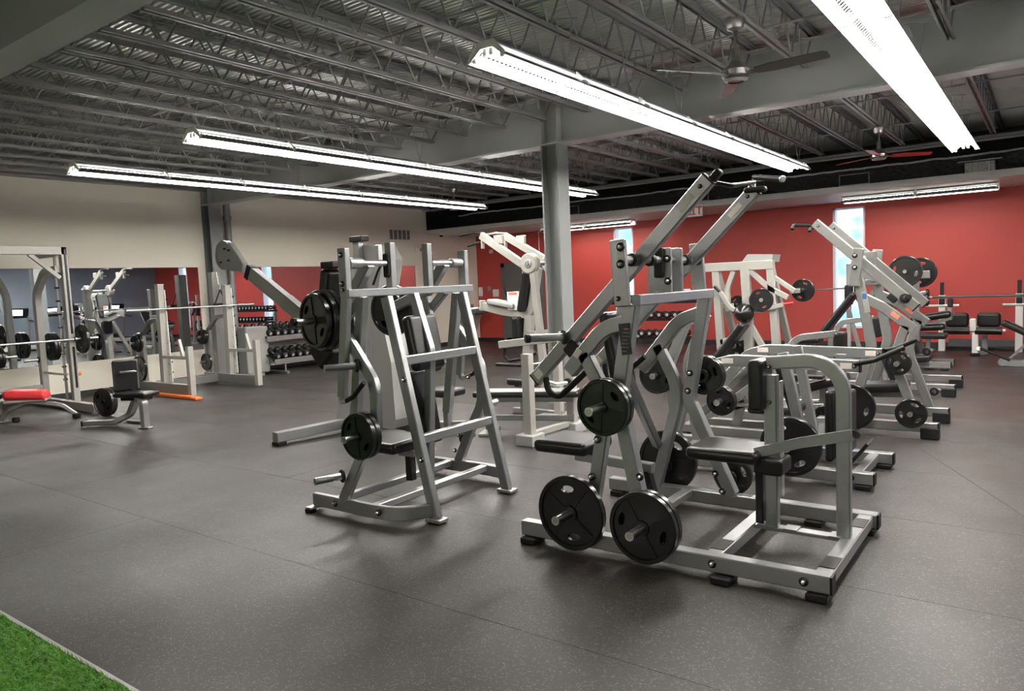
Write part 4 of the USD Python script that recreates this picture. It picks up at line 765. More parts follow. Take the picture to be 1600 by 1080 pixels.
part(t, 'plate_post', tube([(-1.38, 10.56, 0.0), (-1.38, 10.56, 1.44)], 0.06, 0.07), PLAT); part(t, 'storage_peg', rod([(-1.46, 10.20, 1.50), (-1.46, 10.56, 1.50), (-1.37, 10.6, 1.475), (-1.37, 10.95, 1.475)], 0.023), CHROME); part(t, 'peg_bracket', rbox((-1.36, 10.57, 1.45), (0.26, 0.07, 0.10), 0.012), PLAT); part(t, 'post_base', rbox((-1.38, 10.56, 0.02), (0.4, 0.3, 0.04), 0.01), PLAT)
plates(40, 1, (-1.46, 10.24, 1.50), (0, -1, 0), 'raised black grip plate in front of its twin at the red wall on the right', 1.3)
plates(40, 1, (-1.37, 10.85, 1.475), (0, 1, 0), 'raised black grip plate behind its twin at the red wall on the right', 0.2)
# last machine in that line: only the low frame ends show
t = thing('glute_bench', 'low pale bench frame on the floor near the red wall, last in the right line', 'exercise bench', (-1.7, 12.7, 0))
for y in (12.5, 12.95): part(t, 'base_rail', tube([(-2.6, y, 0.08), (-1.18, y, 0.08)], 0.08, 0.09), PLAT); part(t, 'rail_end_cap', rbox((-1.175, y, 0.08), (0.012, 0.082, 0.092), 0.003), RUBBER); foot(t, (-1.26, y), 0.1, 0.1, 0.035); foot(t, (-2.5, y), 0.1, 0.1, 0.035)
for x in (-1.5, -2.4): part(t, 'cross_tube', tube([(x, 12.53, 0.08), (x, 12.92, 0.08)], 0.07, 0.07, (1, 0, 0)), PLAT)
part(t, 'upright', tube([(-2.0, 12.72, 0.11), (-2.1, 12.72, 1.05)], 0.07, 0.08), PLAT); part(t, 'seat_pad', rbox((-1.5, 12.72, 0.50), (0.5, 0.34, 0.08), 0.03, n=3), VINYL); part(t, 'seat_post', tube([(-1.5, 12.72, 0.11), (-1.5, 12.72, 0.46)], 0.06, 0.06), PLAT); part(t, 'back_pad', rbox((-2.02, 12.72, 0.98), (0.10, 0.34, 0.5), 0.04, [(0.95, 0, 0.3), (0, 1, 0), (-0.3, 0, 0.95)], n=3), VINYL)
# ================================================================ white machine with a top beam, farther back in the middle
t = thing('incline_press_machine', 'white tower press with level top beam and curved arms before the red wall', 'exercise machine', (-3.4, 10.2, 0))
for x, xb in ((-3.78, -3.70), (-3.03, -2.93)):
    part(t, 'upright', tube([(x, 10.0, 1.66), (xb, 10.0, 0.03)], 0.10, 0.10), WHITEM); foot(t, (xb, 10.0), 0.14, 0.14, 0.03)
    part(t, 'rear_leg', tube([(x, 10.05, 1.60), (x + 0.1, 10.85, 0.03)], 0.08, 0.09, (1, 0, 0)), WHITEM); foot(t, (x + 0.1, 10.85), 0.14, 0.14, 0.03)
part(t, 'top_beam', tube([(-4.05, 9.99, 1.665), (-2.98, 9.99, 1.665)], 0.10, 0.12), WHITEM)
part(t, 'beam_cover', slab([(-3.42, 1.70), (-3.32, 1.82), (-2.98, 1.80), (-3.0, 1.70)], (0, 10.3, 0), [(1, 0, 0), (0, 0, 1), (0, -1, 0)], 0.34), SHROUD, False)
part(t, 'centre_post', tube([(-3.36, 9.97, 1.62), (-3.33, 9.97, 1.10), (-3.31, 9.97, 0.03)], 0.09, 0.12, r=0.3), WHITEM); foot(t, (-3.31, 9.97), 0.2, 0.14, 0.03)
part(t, 'curved_brace', tube([(-3.52, 9.98, 1.60), (-3.62, 9.98, 1.35), (-3.60, 9.98, 1.05)], 0.06, 0.07, r=0.3, seg=8), WHITEM); part(t, 'curved_brace', tube([(-3.30, 9.98, 1.60), (-3.05, 9.98, 1.36), (-2.80, 9.98, 1.22)], 0.06, 0.07, r=0.2, seg=6), WHITEM)
part(t, 'ball_weight', lathe([(1e-5, -0.15), (0.07, -0.13), (0.115, -0.08), (0.13, 0.0), (0.12, 0.06), (1e-5, 0.07)], (-3.345, 9.86, 1.03), (0, 1, 0)), BLACKP)
part(t, 'press_arm', tube([(-3.70, 9.93, 1.32), (-3.55, 9.93, 1.08), (-3.345, 9.93, 1.03), (-3.1, 9.93, 1.07), (-2.84, 9.93, 1.13)], 0.05, 0.06, r=0.2, seg=6), WHITEM)
part(t, 'hand_grip', rod([(-2.86, 9.93, 1.13), (-2.72, 9.93, 1.15)], 0.02), REDV); part(t, 'hand_grip', rod([(-3.70, 9.93, 1.32), (-3.78, 9.93, 1.40)], 0.02), RUBBER)
part(t, 'back_pad', rbox((-3.48, 9.72, 0.66), (0.10, 0.28, 0.62), 0.04, [(0.78, 0, -0.62), (0, 1, 0), (0.62, 0, 0.78)], n=3), VINYL); part(t, 'seat_pad', rbox((-3.1, 9.72, 0.45), (0.42, 0.3, 0.08), 0.03, n=3), VINYL); part(t, 'seat_post', tube([(-3.1, 9.72, 0.03), (-3.1, 9.72, 0.42)], 0.07, 0.07), WHITEM)
part(t, 'lower_brace', tube([(-3.30, 9.98, 0.85), (-3.02, 9.98, 0.35)], 0.06, 0.08), WHITEM); part(t, 'lower_brace', tube([(-3.72, 9.98, 0.62), (-3.36, 9.98, 0.70)], 0.06, 0.08), WHITEM)
for at, n_, nm in (((-3.12, 9.88, 1.20), 35, 'front'), ((-2.72, 10.4, 1.30), 35, 'far right'), ((-3.62, 10.4, 1.12), 25, 'left rear'), ((-3.55, 10.3, 0.55), 45, 'low left')):
    plates(n_, 1, at, (0.3, -1, 0) if nm == 'front' else (0.1, 1, 0), f'black plate on the {nm} peg of the white tower press', 0.4)
    horn(t, A(at) - unit((0.3, -1, 0) if nm == 'front' else (0.1, 1, 0)) * 0.16, (0.3, -1, 0) if nm == 'front' else (0.1, 1, 0), 0.24, 0.024, None, 'storage_peg')
part(t, 'peg_bracket', tube([(-2.72, 10.02, 1.30), (-3.0, 10.02, 1.5)], 0.06, 0.06), WHITEM); part(t, 'peg_bracket', tube([(-2.74, 10.24, 1.30), (-2.76, 10.04, 1.30)], 0.06, 0.06, (0, 0, 1)), WHITEM)
part(t, 'peg_bracket', tube([(-3.64, 10.24, 1.12), (-3.74, 10.02, 1.12)], 0.06, 0.06, (0, 0, 1)), WHITEM); part(t, 'peg_bracket', tube([(-3.57, 10.14, 0.55), (-3.72, 10.02, 0.55)], 0.06, 0.06, (0, 0, 1)), WHITEM)
# adjustable bench between it and the right high row machine
t = thing('incline_bench', 'dark padded incline bench standing upright before the red wall, left of the right window', 'bench', (-2.3, 12.0, 0))
part(t, 'back_pad', rbox((-2.62, 12.0, 0.88), (0.09, 0.32, 0.80), 0.035, [(0.80, 0, -0.60), (0, 1, 0), (0.60, 0, 0.80)], n=3), VINYL); part(t, 'seat_pad', rbox((-3.05, 12.0, 0.48), (0.36, 0.32, 0.08), 0.03, n=3), VINYL)
part(t, 'frame', tube([(-3.2, 12.0, 0.06), (-2.2, 12.0, 0.06)], 0.07, 0.07), PLAT); part(t, 'post', tube([(-3.0, 12.0, 0.08), (-3.0, 12.0, 0.45)], 0.07, 0.07), PLAT); part(t, 'back_strut', tube([(-2.25, 12.0, 0.08), (-2.48, 12.0, 0.95)], 0.05, 0.06), PLAT)
for x in (-3.2, -2.2): part(t, 'cross_foot', tube([(x, 11.75, 0.035), (x, 12.25, 0.035)], 0.06, 0.07, (1, 0, 0)), PLAT)
t = thing('weight_tree', 'pale post with curved arms and black grips standing in front of the right window', 'weight tree', (-2.45, 13.6, 0))
part(t, 'post', tube([(-2.80, 13.6, 0.02), (-2.80, 13.6, 1.65)], 0.06, 0.07), GREYP); part(t, 'base', rbox((-2.6, 13.6, 0.03), (0.9, 0.5, 0.05), 0.01), PLAT); part(t, 'sleeve', rbox((-2.80, 13.6, 1.12), (0.13, 0.12, 0.34), 0.03), BLACKP)
part(t, 'curved_arm', tube([(-2.45, 13.6, 0.06), (-2.55, 13.6, 0.8), (-2.40, 13.6, 1.25), (-2.05, 13.6, 1.38)], 0.06, 0.08, r=0.4, seg=8), PLAT); part(t, 'curved_arm', tube([(-2.72, 13.6, 1.33), (-2.45, 13.6, 1.42), (-2.15, 13.6, 1.22)], 0.06, 0.06, r=0.15, seg=6), PLAT)
part(t, 'hand_grip', rod([(-2.68, 13.55, 1.40), (-2.68, 13.55, 1.1), (-2.60, 13.5, 0.98)], 0.03, 0.05), RUBBER); part(t, 'side_bar', rod([(-3.35, 13.6, 1.22), (-2.80, 13.6, 1.24)], 0.014), CHROME)
# ================================================================ white pulldown tower left of the middle column
t = thing('white_pulldown_machine', 'white machine with two long arms raised to the left, standing left of the middle column', 'exercise machine', (-6.3, 9.0, 0))
for yy, s in ((8.72, -1), (9.28, 1)):
    a0 = A((-6.04, yy, 1.835)); a1 = A((-6.912, 8.72, 2.301)) if s < 0 else A((-6.898, 9.28, 2.315)); d = unit(a1 - a0)
    part(t, 'lever_arm', tube([a0, (-6.159, 8.72, 1.823), a1] if s < 0 else [a0, a1], 0.07, 0.11, r=0.12), WHITEM)
    part(t, 'hand_grip', rod([a1 - d * 0.06 - A((0, 0, 0.06)), a1 + A((-0.27, 0, -0.14))], 0.017), RUBBER); part(t, 'upper_grip', rod([a1 + A((0, 0, 0.03)), a1 + A((-0.16, 0, 0.05)), a1 + A((-0.42, 0, 0.03))], 0.02, 0.05), RUBBER if s < 0 else WHITEM)
    part(t, 'arm_gusset', rbox(a0 + d * 0.62 + A((0, 0, 0.09)), (0.16, 0.06, 0.13), 0.012), WHITEM); part(t, 'arm_end_bracket', rbox(a1 + A((0.02, 0, -0.08)), (0.03, 0.06, 0.24), 0.006), WHITEM)
    part(t, 'pivot_disc', cyl((-6.04, yy - 0.06, 1.835), (0, 1, 0), 0.15, 0.12, 28, 0.02), WHITEM); part(t, 'pivot_cap', cyl((-6.04, yy - 0.075, 1.835), (0, 1, 0), 0.065, 0.15, 20, 0.01), GREYP)
    part(t, 'upright', tube([(-6.0, yy, 1.80), (-5.92, yy, 0.90), (-5.86, yy, 0.03)], 0.08, 0.10, r=0.3), WHITEM); foot(t, (-5.86, yy), 0.14, 0.12, 0.03)
part(t, 'pivot_axle', rod([(-6.04, 8.62, 1.835), (-6.04, 9.40, 1.835)], 0.03), STEEL)
part(t, 'main_tube', tube([(-6.10, 9.0, 1.78), (-6.25, 9.0, 1.08), (-6.75, 9.0, 1.14), (-7.16, 9.0, 1.23)], 0.09, 0.12, r=0.16, seg=8), WHITEM)
part(t, 'centre_post', tube([(-6.28, 9.0, 1.08), (-6.40, 9.0, 0.03)], 0.11, 0.13), WHITEM); foot(t, (-6.40, 9.0), 0.3, 0.2, 0.03)
part(t, 'front_plate', rbox((-7.17, 9.0, 1.24), (0.05, 0.12, 0.16), 0.01), WHITEM); part(t, 'seat_pad', rbox((-6.75, 9.0, 1.26), (0.52, 0.26, 0.08), 0.03, [(0.985, 0, -0.17), (0, 1, 0), (0.17, 0, 0.985)], n=3), GREYP)
part(t, 'back_pad', rbox((-6.30, 8.98, 1.44), (0.11, 0.30, 0.62), 0.045, [(0.975, 0, -0.22), (0, 1, 0), (0.22, 0, 0.975)], n=3), VINYL); part(t, 'lower_pad', rbox((-6.45, 8.95, 0.90), (0.12, 0.26, 0.34), 0.045, n=3), VINYL)
part(t, 'guide_card', rbox((-6.52, 8.93, 1.30), (0.22, 0.02, 0.28), 0.006), WHITEP); part(t, 'guide_card_header', rbox((-6.52, 8.918, 1.41), (0.16, 0.004, 0.04), 0.001), LABELR)
part(t, 'selector_lever', rod([(-6.62, 8.95, 1.22), (-6.70, 8.95, 1.52)], 0.014), RUBBER); part(t, 'cross_tube', tube([(-6.02, 8.76, 0.82), (-6.02, 9.24, 0.82)], 0.07, 0.08, (1, 0, 0)), WHITEM); part(t, 'brace', tube([(-6.33, 9.0, 0.82), (-5.96, 8.80, 0.82)], 0.06, 0.07, (0, 0, 1)), WHITEM)
part(t, 'handle_bar', rod([(-7.17, 8.9, 1.20), (-7.34, 8.9, 1.19)], 0.02), STEEL)

# ================================================================ flat bench with pale uprights in front of the middle column
t = thing('bench_press_bench', 'pale flat bench frame with white posts below the middle column, left of the nearest machine', 'bench', (-4.2, 6.1, 0))
B0, B1 = A((-4.82, 5.98, 0)), A((-3.92, 6.34, 0)); bd = unit(B1 - B0); bn = A((-bd[1], bd[0], 0)); zz = A((0, 0, 1)); AX = [bd, bn, zz]
part(t, 'bench_pad', rbox((B0 + B1) / 2 + zz * 0.42, (1.12, 0.28, 0.06), 0.025, AX, n=3), VINYL); part(t, 'pad_top', rbox((B0 + B1) / 2 + zz * 0.447, (1.06, 0.24, 0.012), 0.005, AX), GREYP)
part(t, 'pad_rail', tube([B0 + zz * 0.36 + bd * 0.05, B1 + zz * 0.36], 0.06, 0.06), PLAT)
part(t, 'leg', tube([B0 + bd * 0.06, B0 + bd * 0.06 + zz * 0.37], 0.06, 0.07), PLAT); part(t, 'foot_bar', rbox(B0 + bd * 0.06 + zz * 0.018, (0.12, 0.46, 0.035), 0.01, AX), PLAT)
part(t, 'stretcher', tube([B0 + bd * 0.08 + zz * 0.16, B1 + zz * 0.16], 0.05, 0.055), PLAT)
for c, zt in ((A((-4.03, 5.70, 0)), 0.88), (A((-3.98, 6.40, 0)), 1.00)):
    part(t, 'upright', tube([c + zz * 0.06, c + zz * zt], 0.09, 0.09), WHITEM)
    part(t, 'boot', rbox(c + zz * 0.055, (0.20, 0.22, 0.11), 0.012), GREYP)
part(t, 'bar_catch', rbox((-3.98, 6.36, 1.0), (0.16, 0.12, 0.10), 0.015), WHITEM); part(t, 'bar_catch', rod([(-3.98, 6.35, 0.52), (-4.04, 6.2, 0.52), (-4.10, 6.12, 0.56)], 0.024, 0.03), CHROME); part(t, 'collar', cyl((-3.98, 6.35, 0.52), (0, -1, 0), 0.05, 0.03, 18, 0.004), RUBBER)
part(t, 'cross_tube', tube([(-4.02, 5.74, 0.10), (-3.98, 6.36, 0.10)], 0.06, 0.06, (1, 0, 0)), WHITEM)
t = thing('lever_row', 'white level lever with black hand grips and hose loop above the flat bench', 'exercise machine', (-4.4, 7.0, 0))
part(t, 'lever', tube([(-5.32, 6.98, 0.835), (-4.50, 6.98, 0.925)], 0.07, 0.09), WHITEM); part(t, 'post', tube([(-4.56, 7.05, 0.03), (-4.56, 7.05, 0.90)], 0.09, 0.09), WHITEM); part(t, 'post_foot', rbox((-4.56, 7.05, 0.02), (0.4, 0.34, 0.04), 0.01), GREYP)
part(t, 'hose_loop', rod([(-5.25, 6.98, 0.79), (-5.27, 6.98, 0.70), (-5.20, 6.98, 0.64), (-4.95, 6.98, 0.68), (-4.80, 6.98, 0.75)], 0.017, 0.05), RUBBER); part(t, 'hand_grip', rod([(-5.36, 6.94, 0.60), (-4.95, 6.94, 0.60)], 0.022), RUBBER); part(t, 'grip_bar', rod([(-4.95, 6.94, 0.60), (-4.58, 7.0, 0.64)], 0.018), CHROME)
part(t, 'seat_pad', rbox((-5.05, 7.05, 0.40), (0.3, 0.3, 0.08), 0.03, n=3), VINYL); part(t, 'seat_post', tube([(-5.05, 7.05, 0.03), (-5.05, 7.05, 0.38)], 0.08, 0.08), PLAT); part(t, 'floor_tube', tube([(-5.2, 7.05, 0.04), (-4.5, 7.05, 0.04)], 0.07, 0.07), PLAT)

# ================================================================ tall grey housing behind the press
t = thing('housed_weight_machine', 'tall pale grey machine housing with low floor tube, standing behind the chest press', 'exercise machine', (-5.9, 5.5, 0))
part(t, 'base_tube', tube([(-6.40, 4.52, 0.09), (-6.30, 5.20, 0.10), (-6.20, 5.75, 0.10)], 0.10, 0.11, (0, 0, 1)), SILVER); part(t, 'base_tube', tube([(-6.20, 5.72, 0.08), (-5.45, 5.60, 0.08)], 0.10, 0.10, (0, 0, 1)), SILVER); foot(t, (-6.39, 4.56), 0.12, 0.1, 0.04); foot(t, (-5.5, 5.6), 0.12, 0.12, 0.03)
sh = Polygon([(-6.40, 0.10), (-6.30, 0.55), (-6.10, 1.30), (-5.99, 1.86), (-5.86, 2.02), (-5.62, 2.01), (-5.52, 1.86), (-5.62, 1.52), (-5.56, 1.15), (-5.48, 0.80), (-5.46, 0.20), (-5.52, 0.10)])
part(t, 'housing', slab(sh, (0, 5.62, 0), [(1, 0, 0), (0, 0, 1), (0, -1, 0)], 0.30), SHROUD, False)
for q in (-5.98, -5.76): part(t, 'housing_seam', rbox((q, 5.318, 0.85), (0.014, 0.006, 1.45), 0.002), GREYP)
part(t, 'top_post', tube([(-5.85, 5.30, 1.40), (-5.85, 5.30, 2.08)], 0.07, 0.09), SILVER); part(t, 'top_cap', rbox((-5.83, 5.30, 2.09), (0.18, 0.12, 0.06), 0.012), RUBBER); part(t, 'strap', rod([(-5.485, 5.28, 1.829), (-5.558, 5.28, 1.735), (-5.635, 5.28, 1.608)], 0.012, 0.1), RUBBER); part(t, 'top_latch', rbox((-5.544, 5.3, 1.93), (0.05, 0.06, 0.16), 0.01), STEEL)
part(t, 'rear_pad', rbox((-5.30, 5.7, 0.78), (0.14, 0.30, 0.24), 0.05, n=3), VINYL); part(t, 'rear_arm', tube([(-5.55, 5.65, 0.95), (-5.30, 5.7, 0.90)], 0.05, 0.06), SILVER); part(t, 'rear_base', tube([(-5.5, 5.62, 0.08), (-5.0, 5.9, 0.08)], 0.09, 0.09, (0, 0, 1)), PLAT); part(t, 'rear_seat', rbox((-5.15, 5.75, 0.45), (0.34, 0.32, 0.08), 0.03, n=3), VINYL); part(t, 'rear_seat_post', tube([(-5.15, 5.78, 0.08), (-5.15, 5.78, 0.42)], 0.07, 0.07), PLAT)

# ================================================================ along the cream wall: guided-bar rack at far left
t = thing('smith_rack', 'tall white guided barbell rack against the mirrors at the far left', 'weight rack', (-11.4, 3.8, 0))
for yy in (2.55, 4.72):
    part(t, 'base_rail', tube([(-12.75, yy, 0.075), (-10.80, yy, 0.075)], 0.09, 0.12), WHITEM); part(t, 'rail_end', rbox((-10.78, yy, 0.07), (0.10, 0.092, 0.14), 0.012, [(0.87, 0, -0.5), (0, 1, 0), (0.5, 0, 0.87)]), WHITEM)
    part(t, 'front_upright', tube([(-11.50, yy + 0.07, 0.12), (-11.50, yy + 0.07, 2.36)], 0.09, 0.10), WHITEM); part(t, 'black_track', rbox((-11.447, yy + 0.075, 1.72), (0.012, 0.028, 1.22), 0.003), BLACKP)
    part(t, 'lower_track', rbox((-11.447, yy + 0.075, 0.62), (0.012, 0.028, 0.60), 0.003), BLACKP)
    part(t, 'guide_rod', rod([(-11.62, yy, 0.14), (-11.62, yy, 2.30)], 0.018), STEEL)
    part(t, 'back_upright', tube([(-12.35, yy, 0.12), (-12.35, yy, 1.70), (-12.0, yy, 2.02), (-11.52, yy, 2.05)], 0.09, 0.10, r=0.25, seg=7), WHITEM); part(t, 'top_rail', tube([(-12.3, yy, 2.28), (-11.5, yy, 2.28)], 0.08, 0.10), WHITEM)
    for i in range(9): part(t, 'bar_hook', rod([(-11.56, yy + 0.0, 0.45 + 0.19 * i), (-11.56, yy - 0.055, 0.45 + 0.19 * i)], 0.013, k=8), BLACKP)
    part(t, 'side_stay', tube([(-12.3, yy, 0.52), (-11.55, yy, 0.52)], 0.03, 0.035), STEEL); part(t, 'stop_knob', cyl((-11.50, yy + 0.12, 0.52), NY, 0.03, 0.04, 14, 0.004), ORANGE)
    horn(t, (-12.35, yy + 0.05, 0.90), (0, 1, 0), 0.16, 0.024, None, 'storage_peg'); horn(t, (-12.35, yy - 0.05, 0.72), (0, -1, 0), 0.2, 0.024, None, 'storage_peg')
part(t, 'top_beam', tube([(-11.50, 2.55, 2.31), (-11.50, 4.82, 2.31)], 0.10, 0.12, (1, 0, 0)), WHITEM)
for yy, e in ((4.45, 4.72), (2.8, 2.55)): part(t, 'corner_brace', tube([(-11.50, yy - 0.1 if yy > 3 else yy + 0.1, 2.26), (-11.50, e, 1.92)], 0.05, 0.06, (1, 0, 0)), WHITEM)
part(t, 'rear_beam', tube([(-12.35, 2.55, 0.30), (-12.35, 4.72, 0.30)], 0.08, 0.08, (1, 0, 0)), WHITEM)
part(t, 'plate_post', tube([(-12.35, 3.90, 0.0), (-12.35, 3.90, 1.5), (-12.2, 3.90, 1.62)], 0.07, 0.08, r=0.1), WHITEM); part(t, 'storage_peg', rod([(-12.35, 3.94, 0.80), (-12.35, 4.38, 0.80)], 0.024), CHROME); part(t, 'post_foot', rbox((-12.35, 3.9, 0.02), (0.5, 0.3, 0.04), 0.01), WHITEM)
b = thing('barbell', 'long steel barbell held by the tall white rack at the far left', 'barbell', (-11.43, 3.65, 1.03))
part(b, 'shaft', rod([(-11.40, 2.2, 1.03), (-11.40, 4.80, 1.03)], 0.0145), CHROME); part(b, 'sleeve', rod([(-11.40, 4.80, 1.03), (-11.40, 5.12, 1.03)], 0.025), CHROME); part(b, 'sleeve', rod([(-11.40, 2.0, 1.03), (-11.40, 2.3, 1.03)], 0.025), CHROME); part(b, 'collar', cyl((-11.40, 4.80, 1.03), NY, 0.038, 0.03, 18, 0.004), CHROME)
plates(45, 1, (-11.40, 4.90, 1.03), NY, 'large black plate on the right end of the barbell at the far left', 0.3)
for i in range(4): plate(35, (-12.35, 2.42 + 1.62 - 0.0 + 0.044 * i, 0.80), NY, 'black plate in the row of stored plates behind the far left barbell', 0.4 * i, 'stored plates behind the far left barbell')
plates(45, 2, (-12.35, 4.85, 0.90), NY, 'black plate stored low on the right side of the tall white rack', 0.8)
plates(40, 2, (-10.36, 4.70, 0.195), unit((0.2, -0.98, 0)), 'black plate leaning upright on the floor behind the black adjustable bench', 0.2)

# adjustable bench in front of it
t = thing('adjustable_bench', 'black adjustable bench with upright square back on curved silver legs', 'bench', (-9.2, 4.5, 0))
ux, uy = unit((0.92, 0.39, 0)), unit((-0.39, 0.92, 0)); UZ = A((0, 0, 1)); c0 = A((-8.98, 4.45, 0))
bx_ = [unit(A((0.95, 0.3, 0))), unit(A((-0.3, 0.95, 0))), UZ]
wd = unit((0.42, 0.9, 0)); nd = unit((0.9, -0.42, 0.22)); ud = np.cross(nd, wd); ud = ud if ud[2] > 0 else -ud
part(t, 'back_pad', rbox((-9.355, 4.5, 0.617), (0.30, 0.07, 0.40), 0.028, [wd, nd, ud], n=3), VINYL)
hp = A((-9.315, 4.5, 0.658)) + nd * 0.05; part(t, 'pad_handle', rod([hp - nd * 0.03 - wd * 0.09, hp - wd * 0.08, hp + wd * 0.08, hp - nd * 0.03 + wd * 0.09], 0.011), CHROME)
part(t, 'pad_post', tube([(-9.374, 4.52, 0.459), c0 + A((0.0, 0.05, 0.37))], 0.05, 0.05), BLACKP)
part(t, 'seat_pad', rbox((-9.035, 4.45, 0.406), (0.46, 0.28, 0.055), 0.024, [ux, uy, UZ], n=3), VINYL); part(t, 'seat_plate', rbox(A((-9.035, 4.45, 0.406)) - UZ * 0.045, (0.34, 0.16, 0.05), 0.012, [ux, uy, UZ]), BLACKP)
part(t, 'front_leg', tube([c0 + A((0.02, -0.02, 0.35)), c0 + A((0.14, -0.02, 0.34)), c0 + A((0.16, -0.03, 0.02))], 0.10, 0.06, (0.39, -0.92, 0), r=0.14, seg=7), SILVER); part(t, 'leg_foot', rbox(c0 + A((0.16, -0.03, 0.012)), (0.15, 0.09, 0.022), 0.008, [ux, uy, UZ]), STEEL)
part(t, 'rear_leg', tube([c0 + A((-0.10, 0.02, 0.36)), c0 + A((-0.20, -0.02, 0.15)), c0 + A((-0.36, -0.13, 0.06)), c0 + A((-0.72, -0.33, 0.05))], 0.10, 0.06, (0.39, -0.92, 0), r=0.14, seg=7), SILVER); part(t, 'end_cap', rbox(c0 + A((-0.73, -0.335, 0.05)), (0.03, 0.104, 0.07), 0.008, [ux, uy, UZ]), RUBBER); part(t, 'cross_foot', tube([c0 + A((-0.52, 0.10, 0.02)), c0 + A((-0.18, 0.14, 0.02))], 0.05, 0.03), SILVER)
# red padded bench at the left edge
t = thing('red_bench', 'low bench with red padded end on arched silver legs at the left edge', 'bench', (-11.0, 4.0, 0))
c0 = A((-10.75, 4.10, 0)); bd = unit((0.55, 0.83, 0)); bn = A((-bd[1], bd[0], 0))
rp = rbox((0, 0, 0), (0.50, 0.34, 0.13), 0.055, n=4); v_ = np.array(rp.vertices); v_[:, 2] += -0.9 * v_[:, 0] ** 2 * np.sign(v_[:, 0]).clip(0, 1); rp = trimesh.Trimesh(v_, rp.faces, process=False)
part(t, 'seat_pad', place(rp, (-11.067, 4.001, 0.37), [bd, bn, UZ]), REDV, label='red vinyl pad'); part(t, 'seat_shell', rbox(A((-11.067, 4.001, 0.37)) - A((0, 0, 0.085)), (0.50, 0.30, 0.05), 0.02, [bd, bn, UZ]), WHITEM)
part(t, 'arch_leg', tube([c0 + A((-0.55, -0.35, 0.02)), c0 + A((-0.50, -0.30, 0.15)), c0 + A((-0.30, -0.1, 0.26)), c0 + A((0.0, 0.18, 0.20)), c0 + A((0.10, 0.32, 0.05))], 0.05, 0.05, (-0.83, 0.55, 0), r=0.2, seg=7), SILVER)
part(t, 'rubber_foot', cyl(c0 + A((0.10, 0.32, 0.0)), UZ, 0.05, 0.06, 18, 0.01), RUBBER); part(t, 'rubber_foot', cyl(c0 + A((-0.42, -0.22, 0.0)), UZ, 0.045, 0.06, 18, 0.01), RUBBER); part(t, 'leg_foot', rbox(c0 + A((-0.55, -0.36, 0.01)), (0.16, 0.08, 0.02), 0.006, [bd, bn, UZ]), SILVER)
part(t, 'back_pad', rbox(A((-11.067, 4.001, 0.37)) - bd * 0.76 - A((0, 0, 0.01)), (0.95, 0.28, 0.08), 0.03, [bd, bn, UZ], n=3), VINYL); part(t, 'mechanism', rbox(c0 + A((-0.52, -0.48, 0.20)), (0.26, 0.20, 0.20), 0.04, [bd, bn, UZ]), GREYP); part(t, 'rear_leg', tube([c0 + A((-0.9, -1.1, 0.0)), c0 + A((-0.8, -0.95, 0.33))], 0.05, 0.05), SILVER)

# squat rack between the mirrors' foot and the wall column
t = thing('squat_rack', 'pale open barbell rack with two notched uprights and low front stubs, before the mirrors', 'weight rack', (-11.6, 6.8, 0))
for yy in (6.20, 7.40):
    hh = 1.78 if yy < 7 else 1.74
    part(t, 'base_rail', tube([(-12.4, yy, 0.12), (-10.84, yy, 0.12)], 0.08, 0.16), PLAT)
    part(t, 'upright', tube([(-11.68, yy + 0.04, 0.18), (-11.64, yy + 0.04, hh)], 0.10, 0.11), WHITEM); part(t, 'notch_strip', rbox((-11.60, yy + 0.095, 0.95), (0.09, 0.012, 1.50), 0.003, [(1, 0, 0.022), (0, 1, 0), (-0.022, 0, 1)]), WHITEP)
    for i in range(8): part(t, 'bar_catch', rod([(-11.62, yy + 0.10, 0.32 + 0.17 * i), (-11.56, yy + 0.115, 0.36 + 0.17 * i)], 0.016, k=8), BLACKP)
    part(t, 'front_stub', tube([(-10.82, yy, 0.03), (-10.82, yy, 0.80)], 0.09, 0.09), WHITEM); part(t, 'spotter_bar', tube([(-11.62, yy, 0.62), (-10.86, yy, 0.62)], 0.05, 0.05), WHITEM)
    part(t, 'stub_brace', tube([(-11.0, yy, 0.62), (-11.1, yy, 0.90)], 0.05, 0.05), WHITEM)
    part(t, 'rear_upright', tube([(-12.35, yy, 0.1), (-12.3, yy, 0.9), (-11.95, yy, 1.20), (-11.68, yy, 1.22)], 0.06, 0.07, r=0.25, seg=6), PLAT)
    horn(t, (-12.2, yy - 0.04, 0.40), (0, -1, 0), 0.18, 0.024, None, 'storage_peg'); horn(t, (-12.2, yy - 0.04, 0.85), (0, -1, 0), 0.18, 0.024, None, 'storage_peg'); part(t, 'peg_post', tube([(-12.2, yy, 0.2), (-12.2, yy, 1.0)], 0.06, 0.06), PLAT)
    part(t, 'top_cap', rbox((-11.64, yy + 0.04, hh + 0.008), (0.12, 0.11, 0.02), 0.006), STEEL)
part(t, 'rear_beam', tube([(-12.0, 6.24, 0.12), (-12.0, 7.36, 0.12)], 0.07, 0.14, (1, 0, 0)), PLAT)
t = thing('foam_strip', 'orange foam strip lying along the foot of the pale squat rack', 'foam strip', (-11.3, 6.08, 0))
part(t, 'strip', rbox((-11.25, 6.085, 0.025), (1.5, 0.09, 0.05), 0.015), ORANGE); part(t, 'end_pad', rbox((-10.52, 6.09, 0.02), (0.14, 0.12, 0.04), 0.012), ORANGE)
b = thing('barbell', 'long bare steel barbell resting across the pale squat rack', 'barbell', (-11.52, 6.8, 1.39))
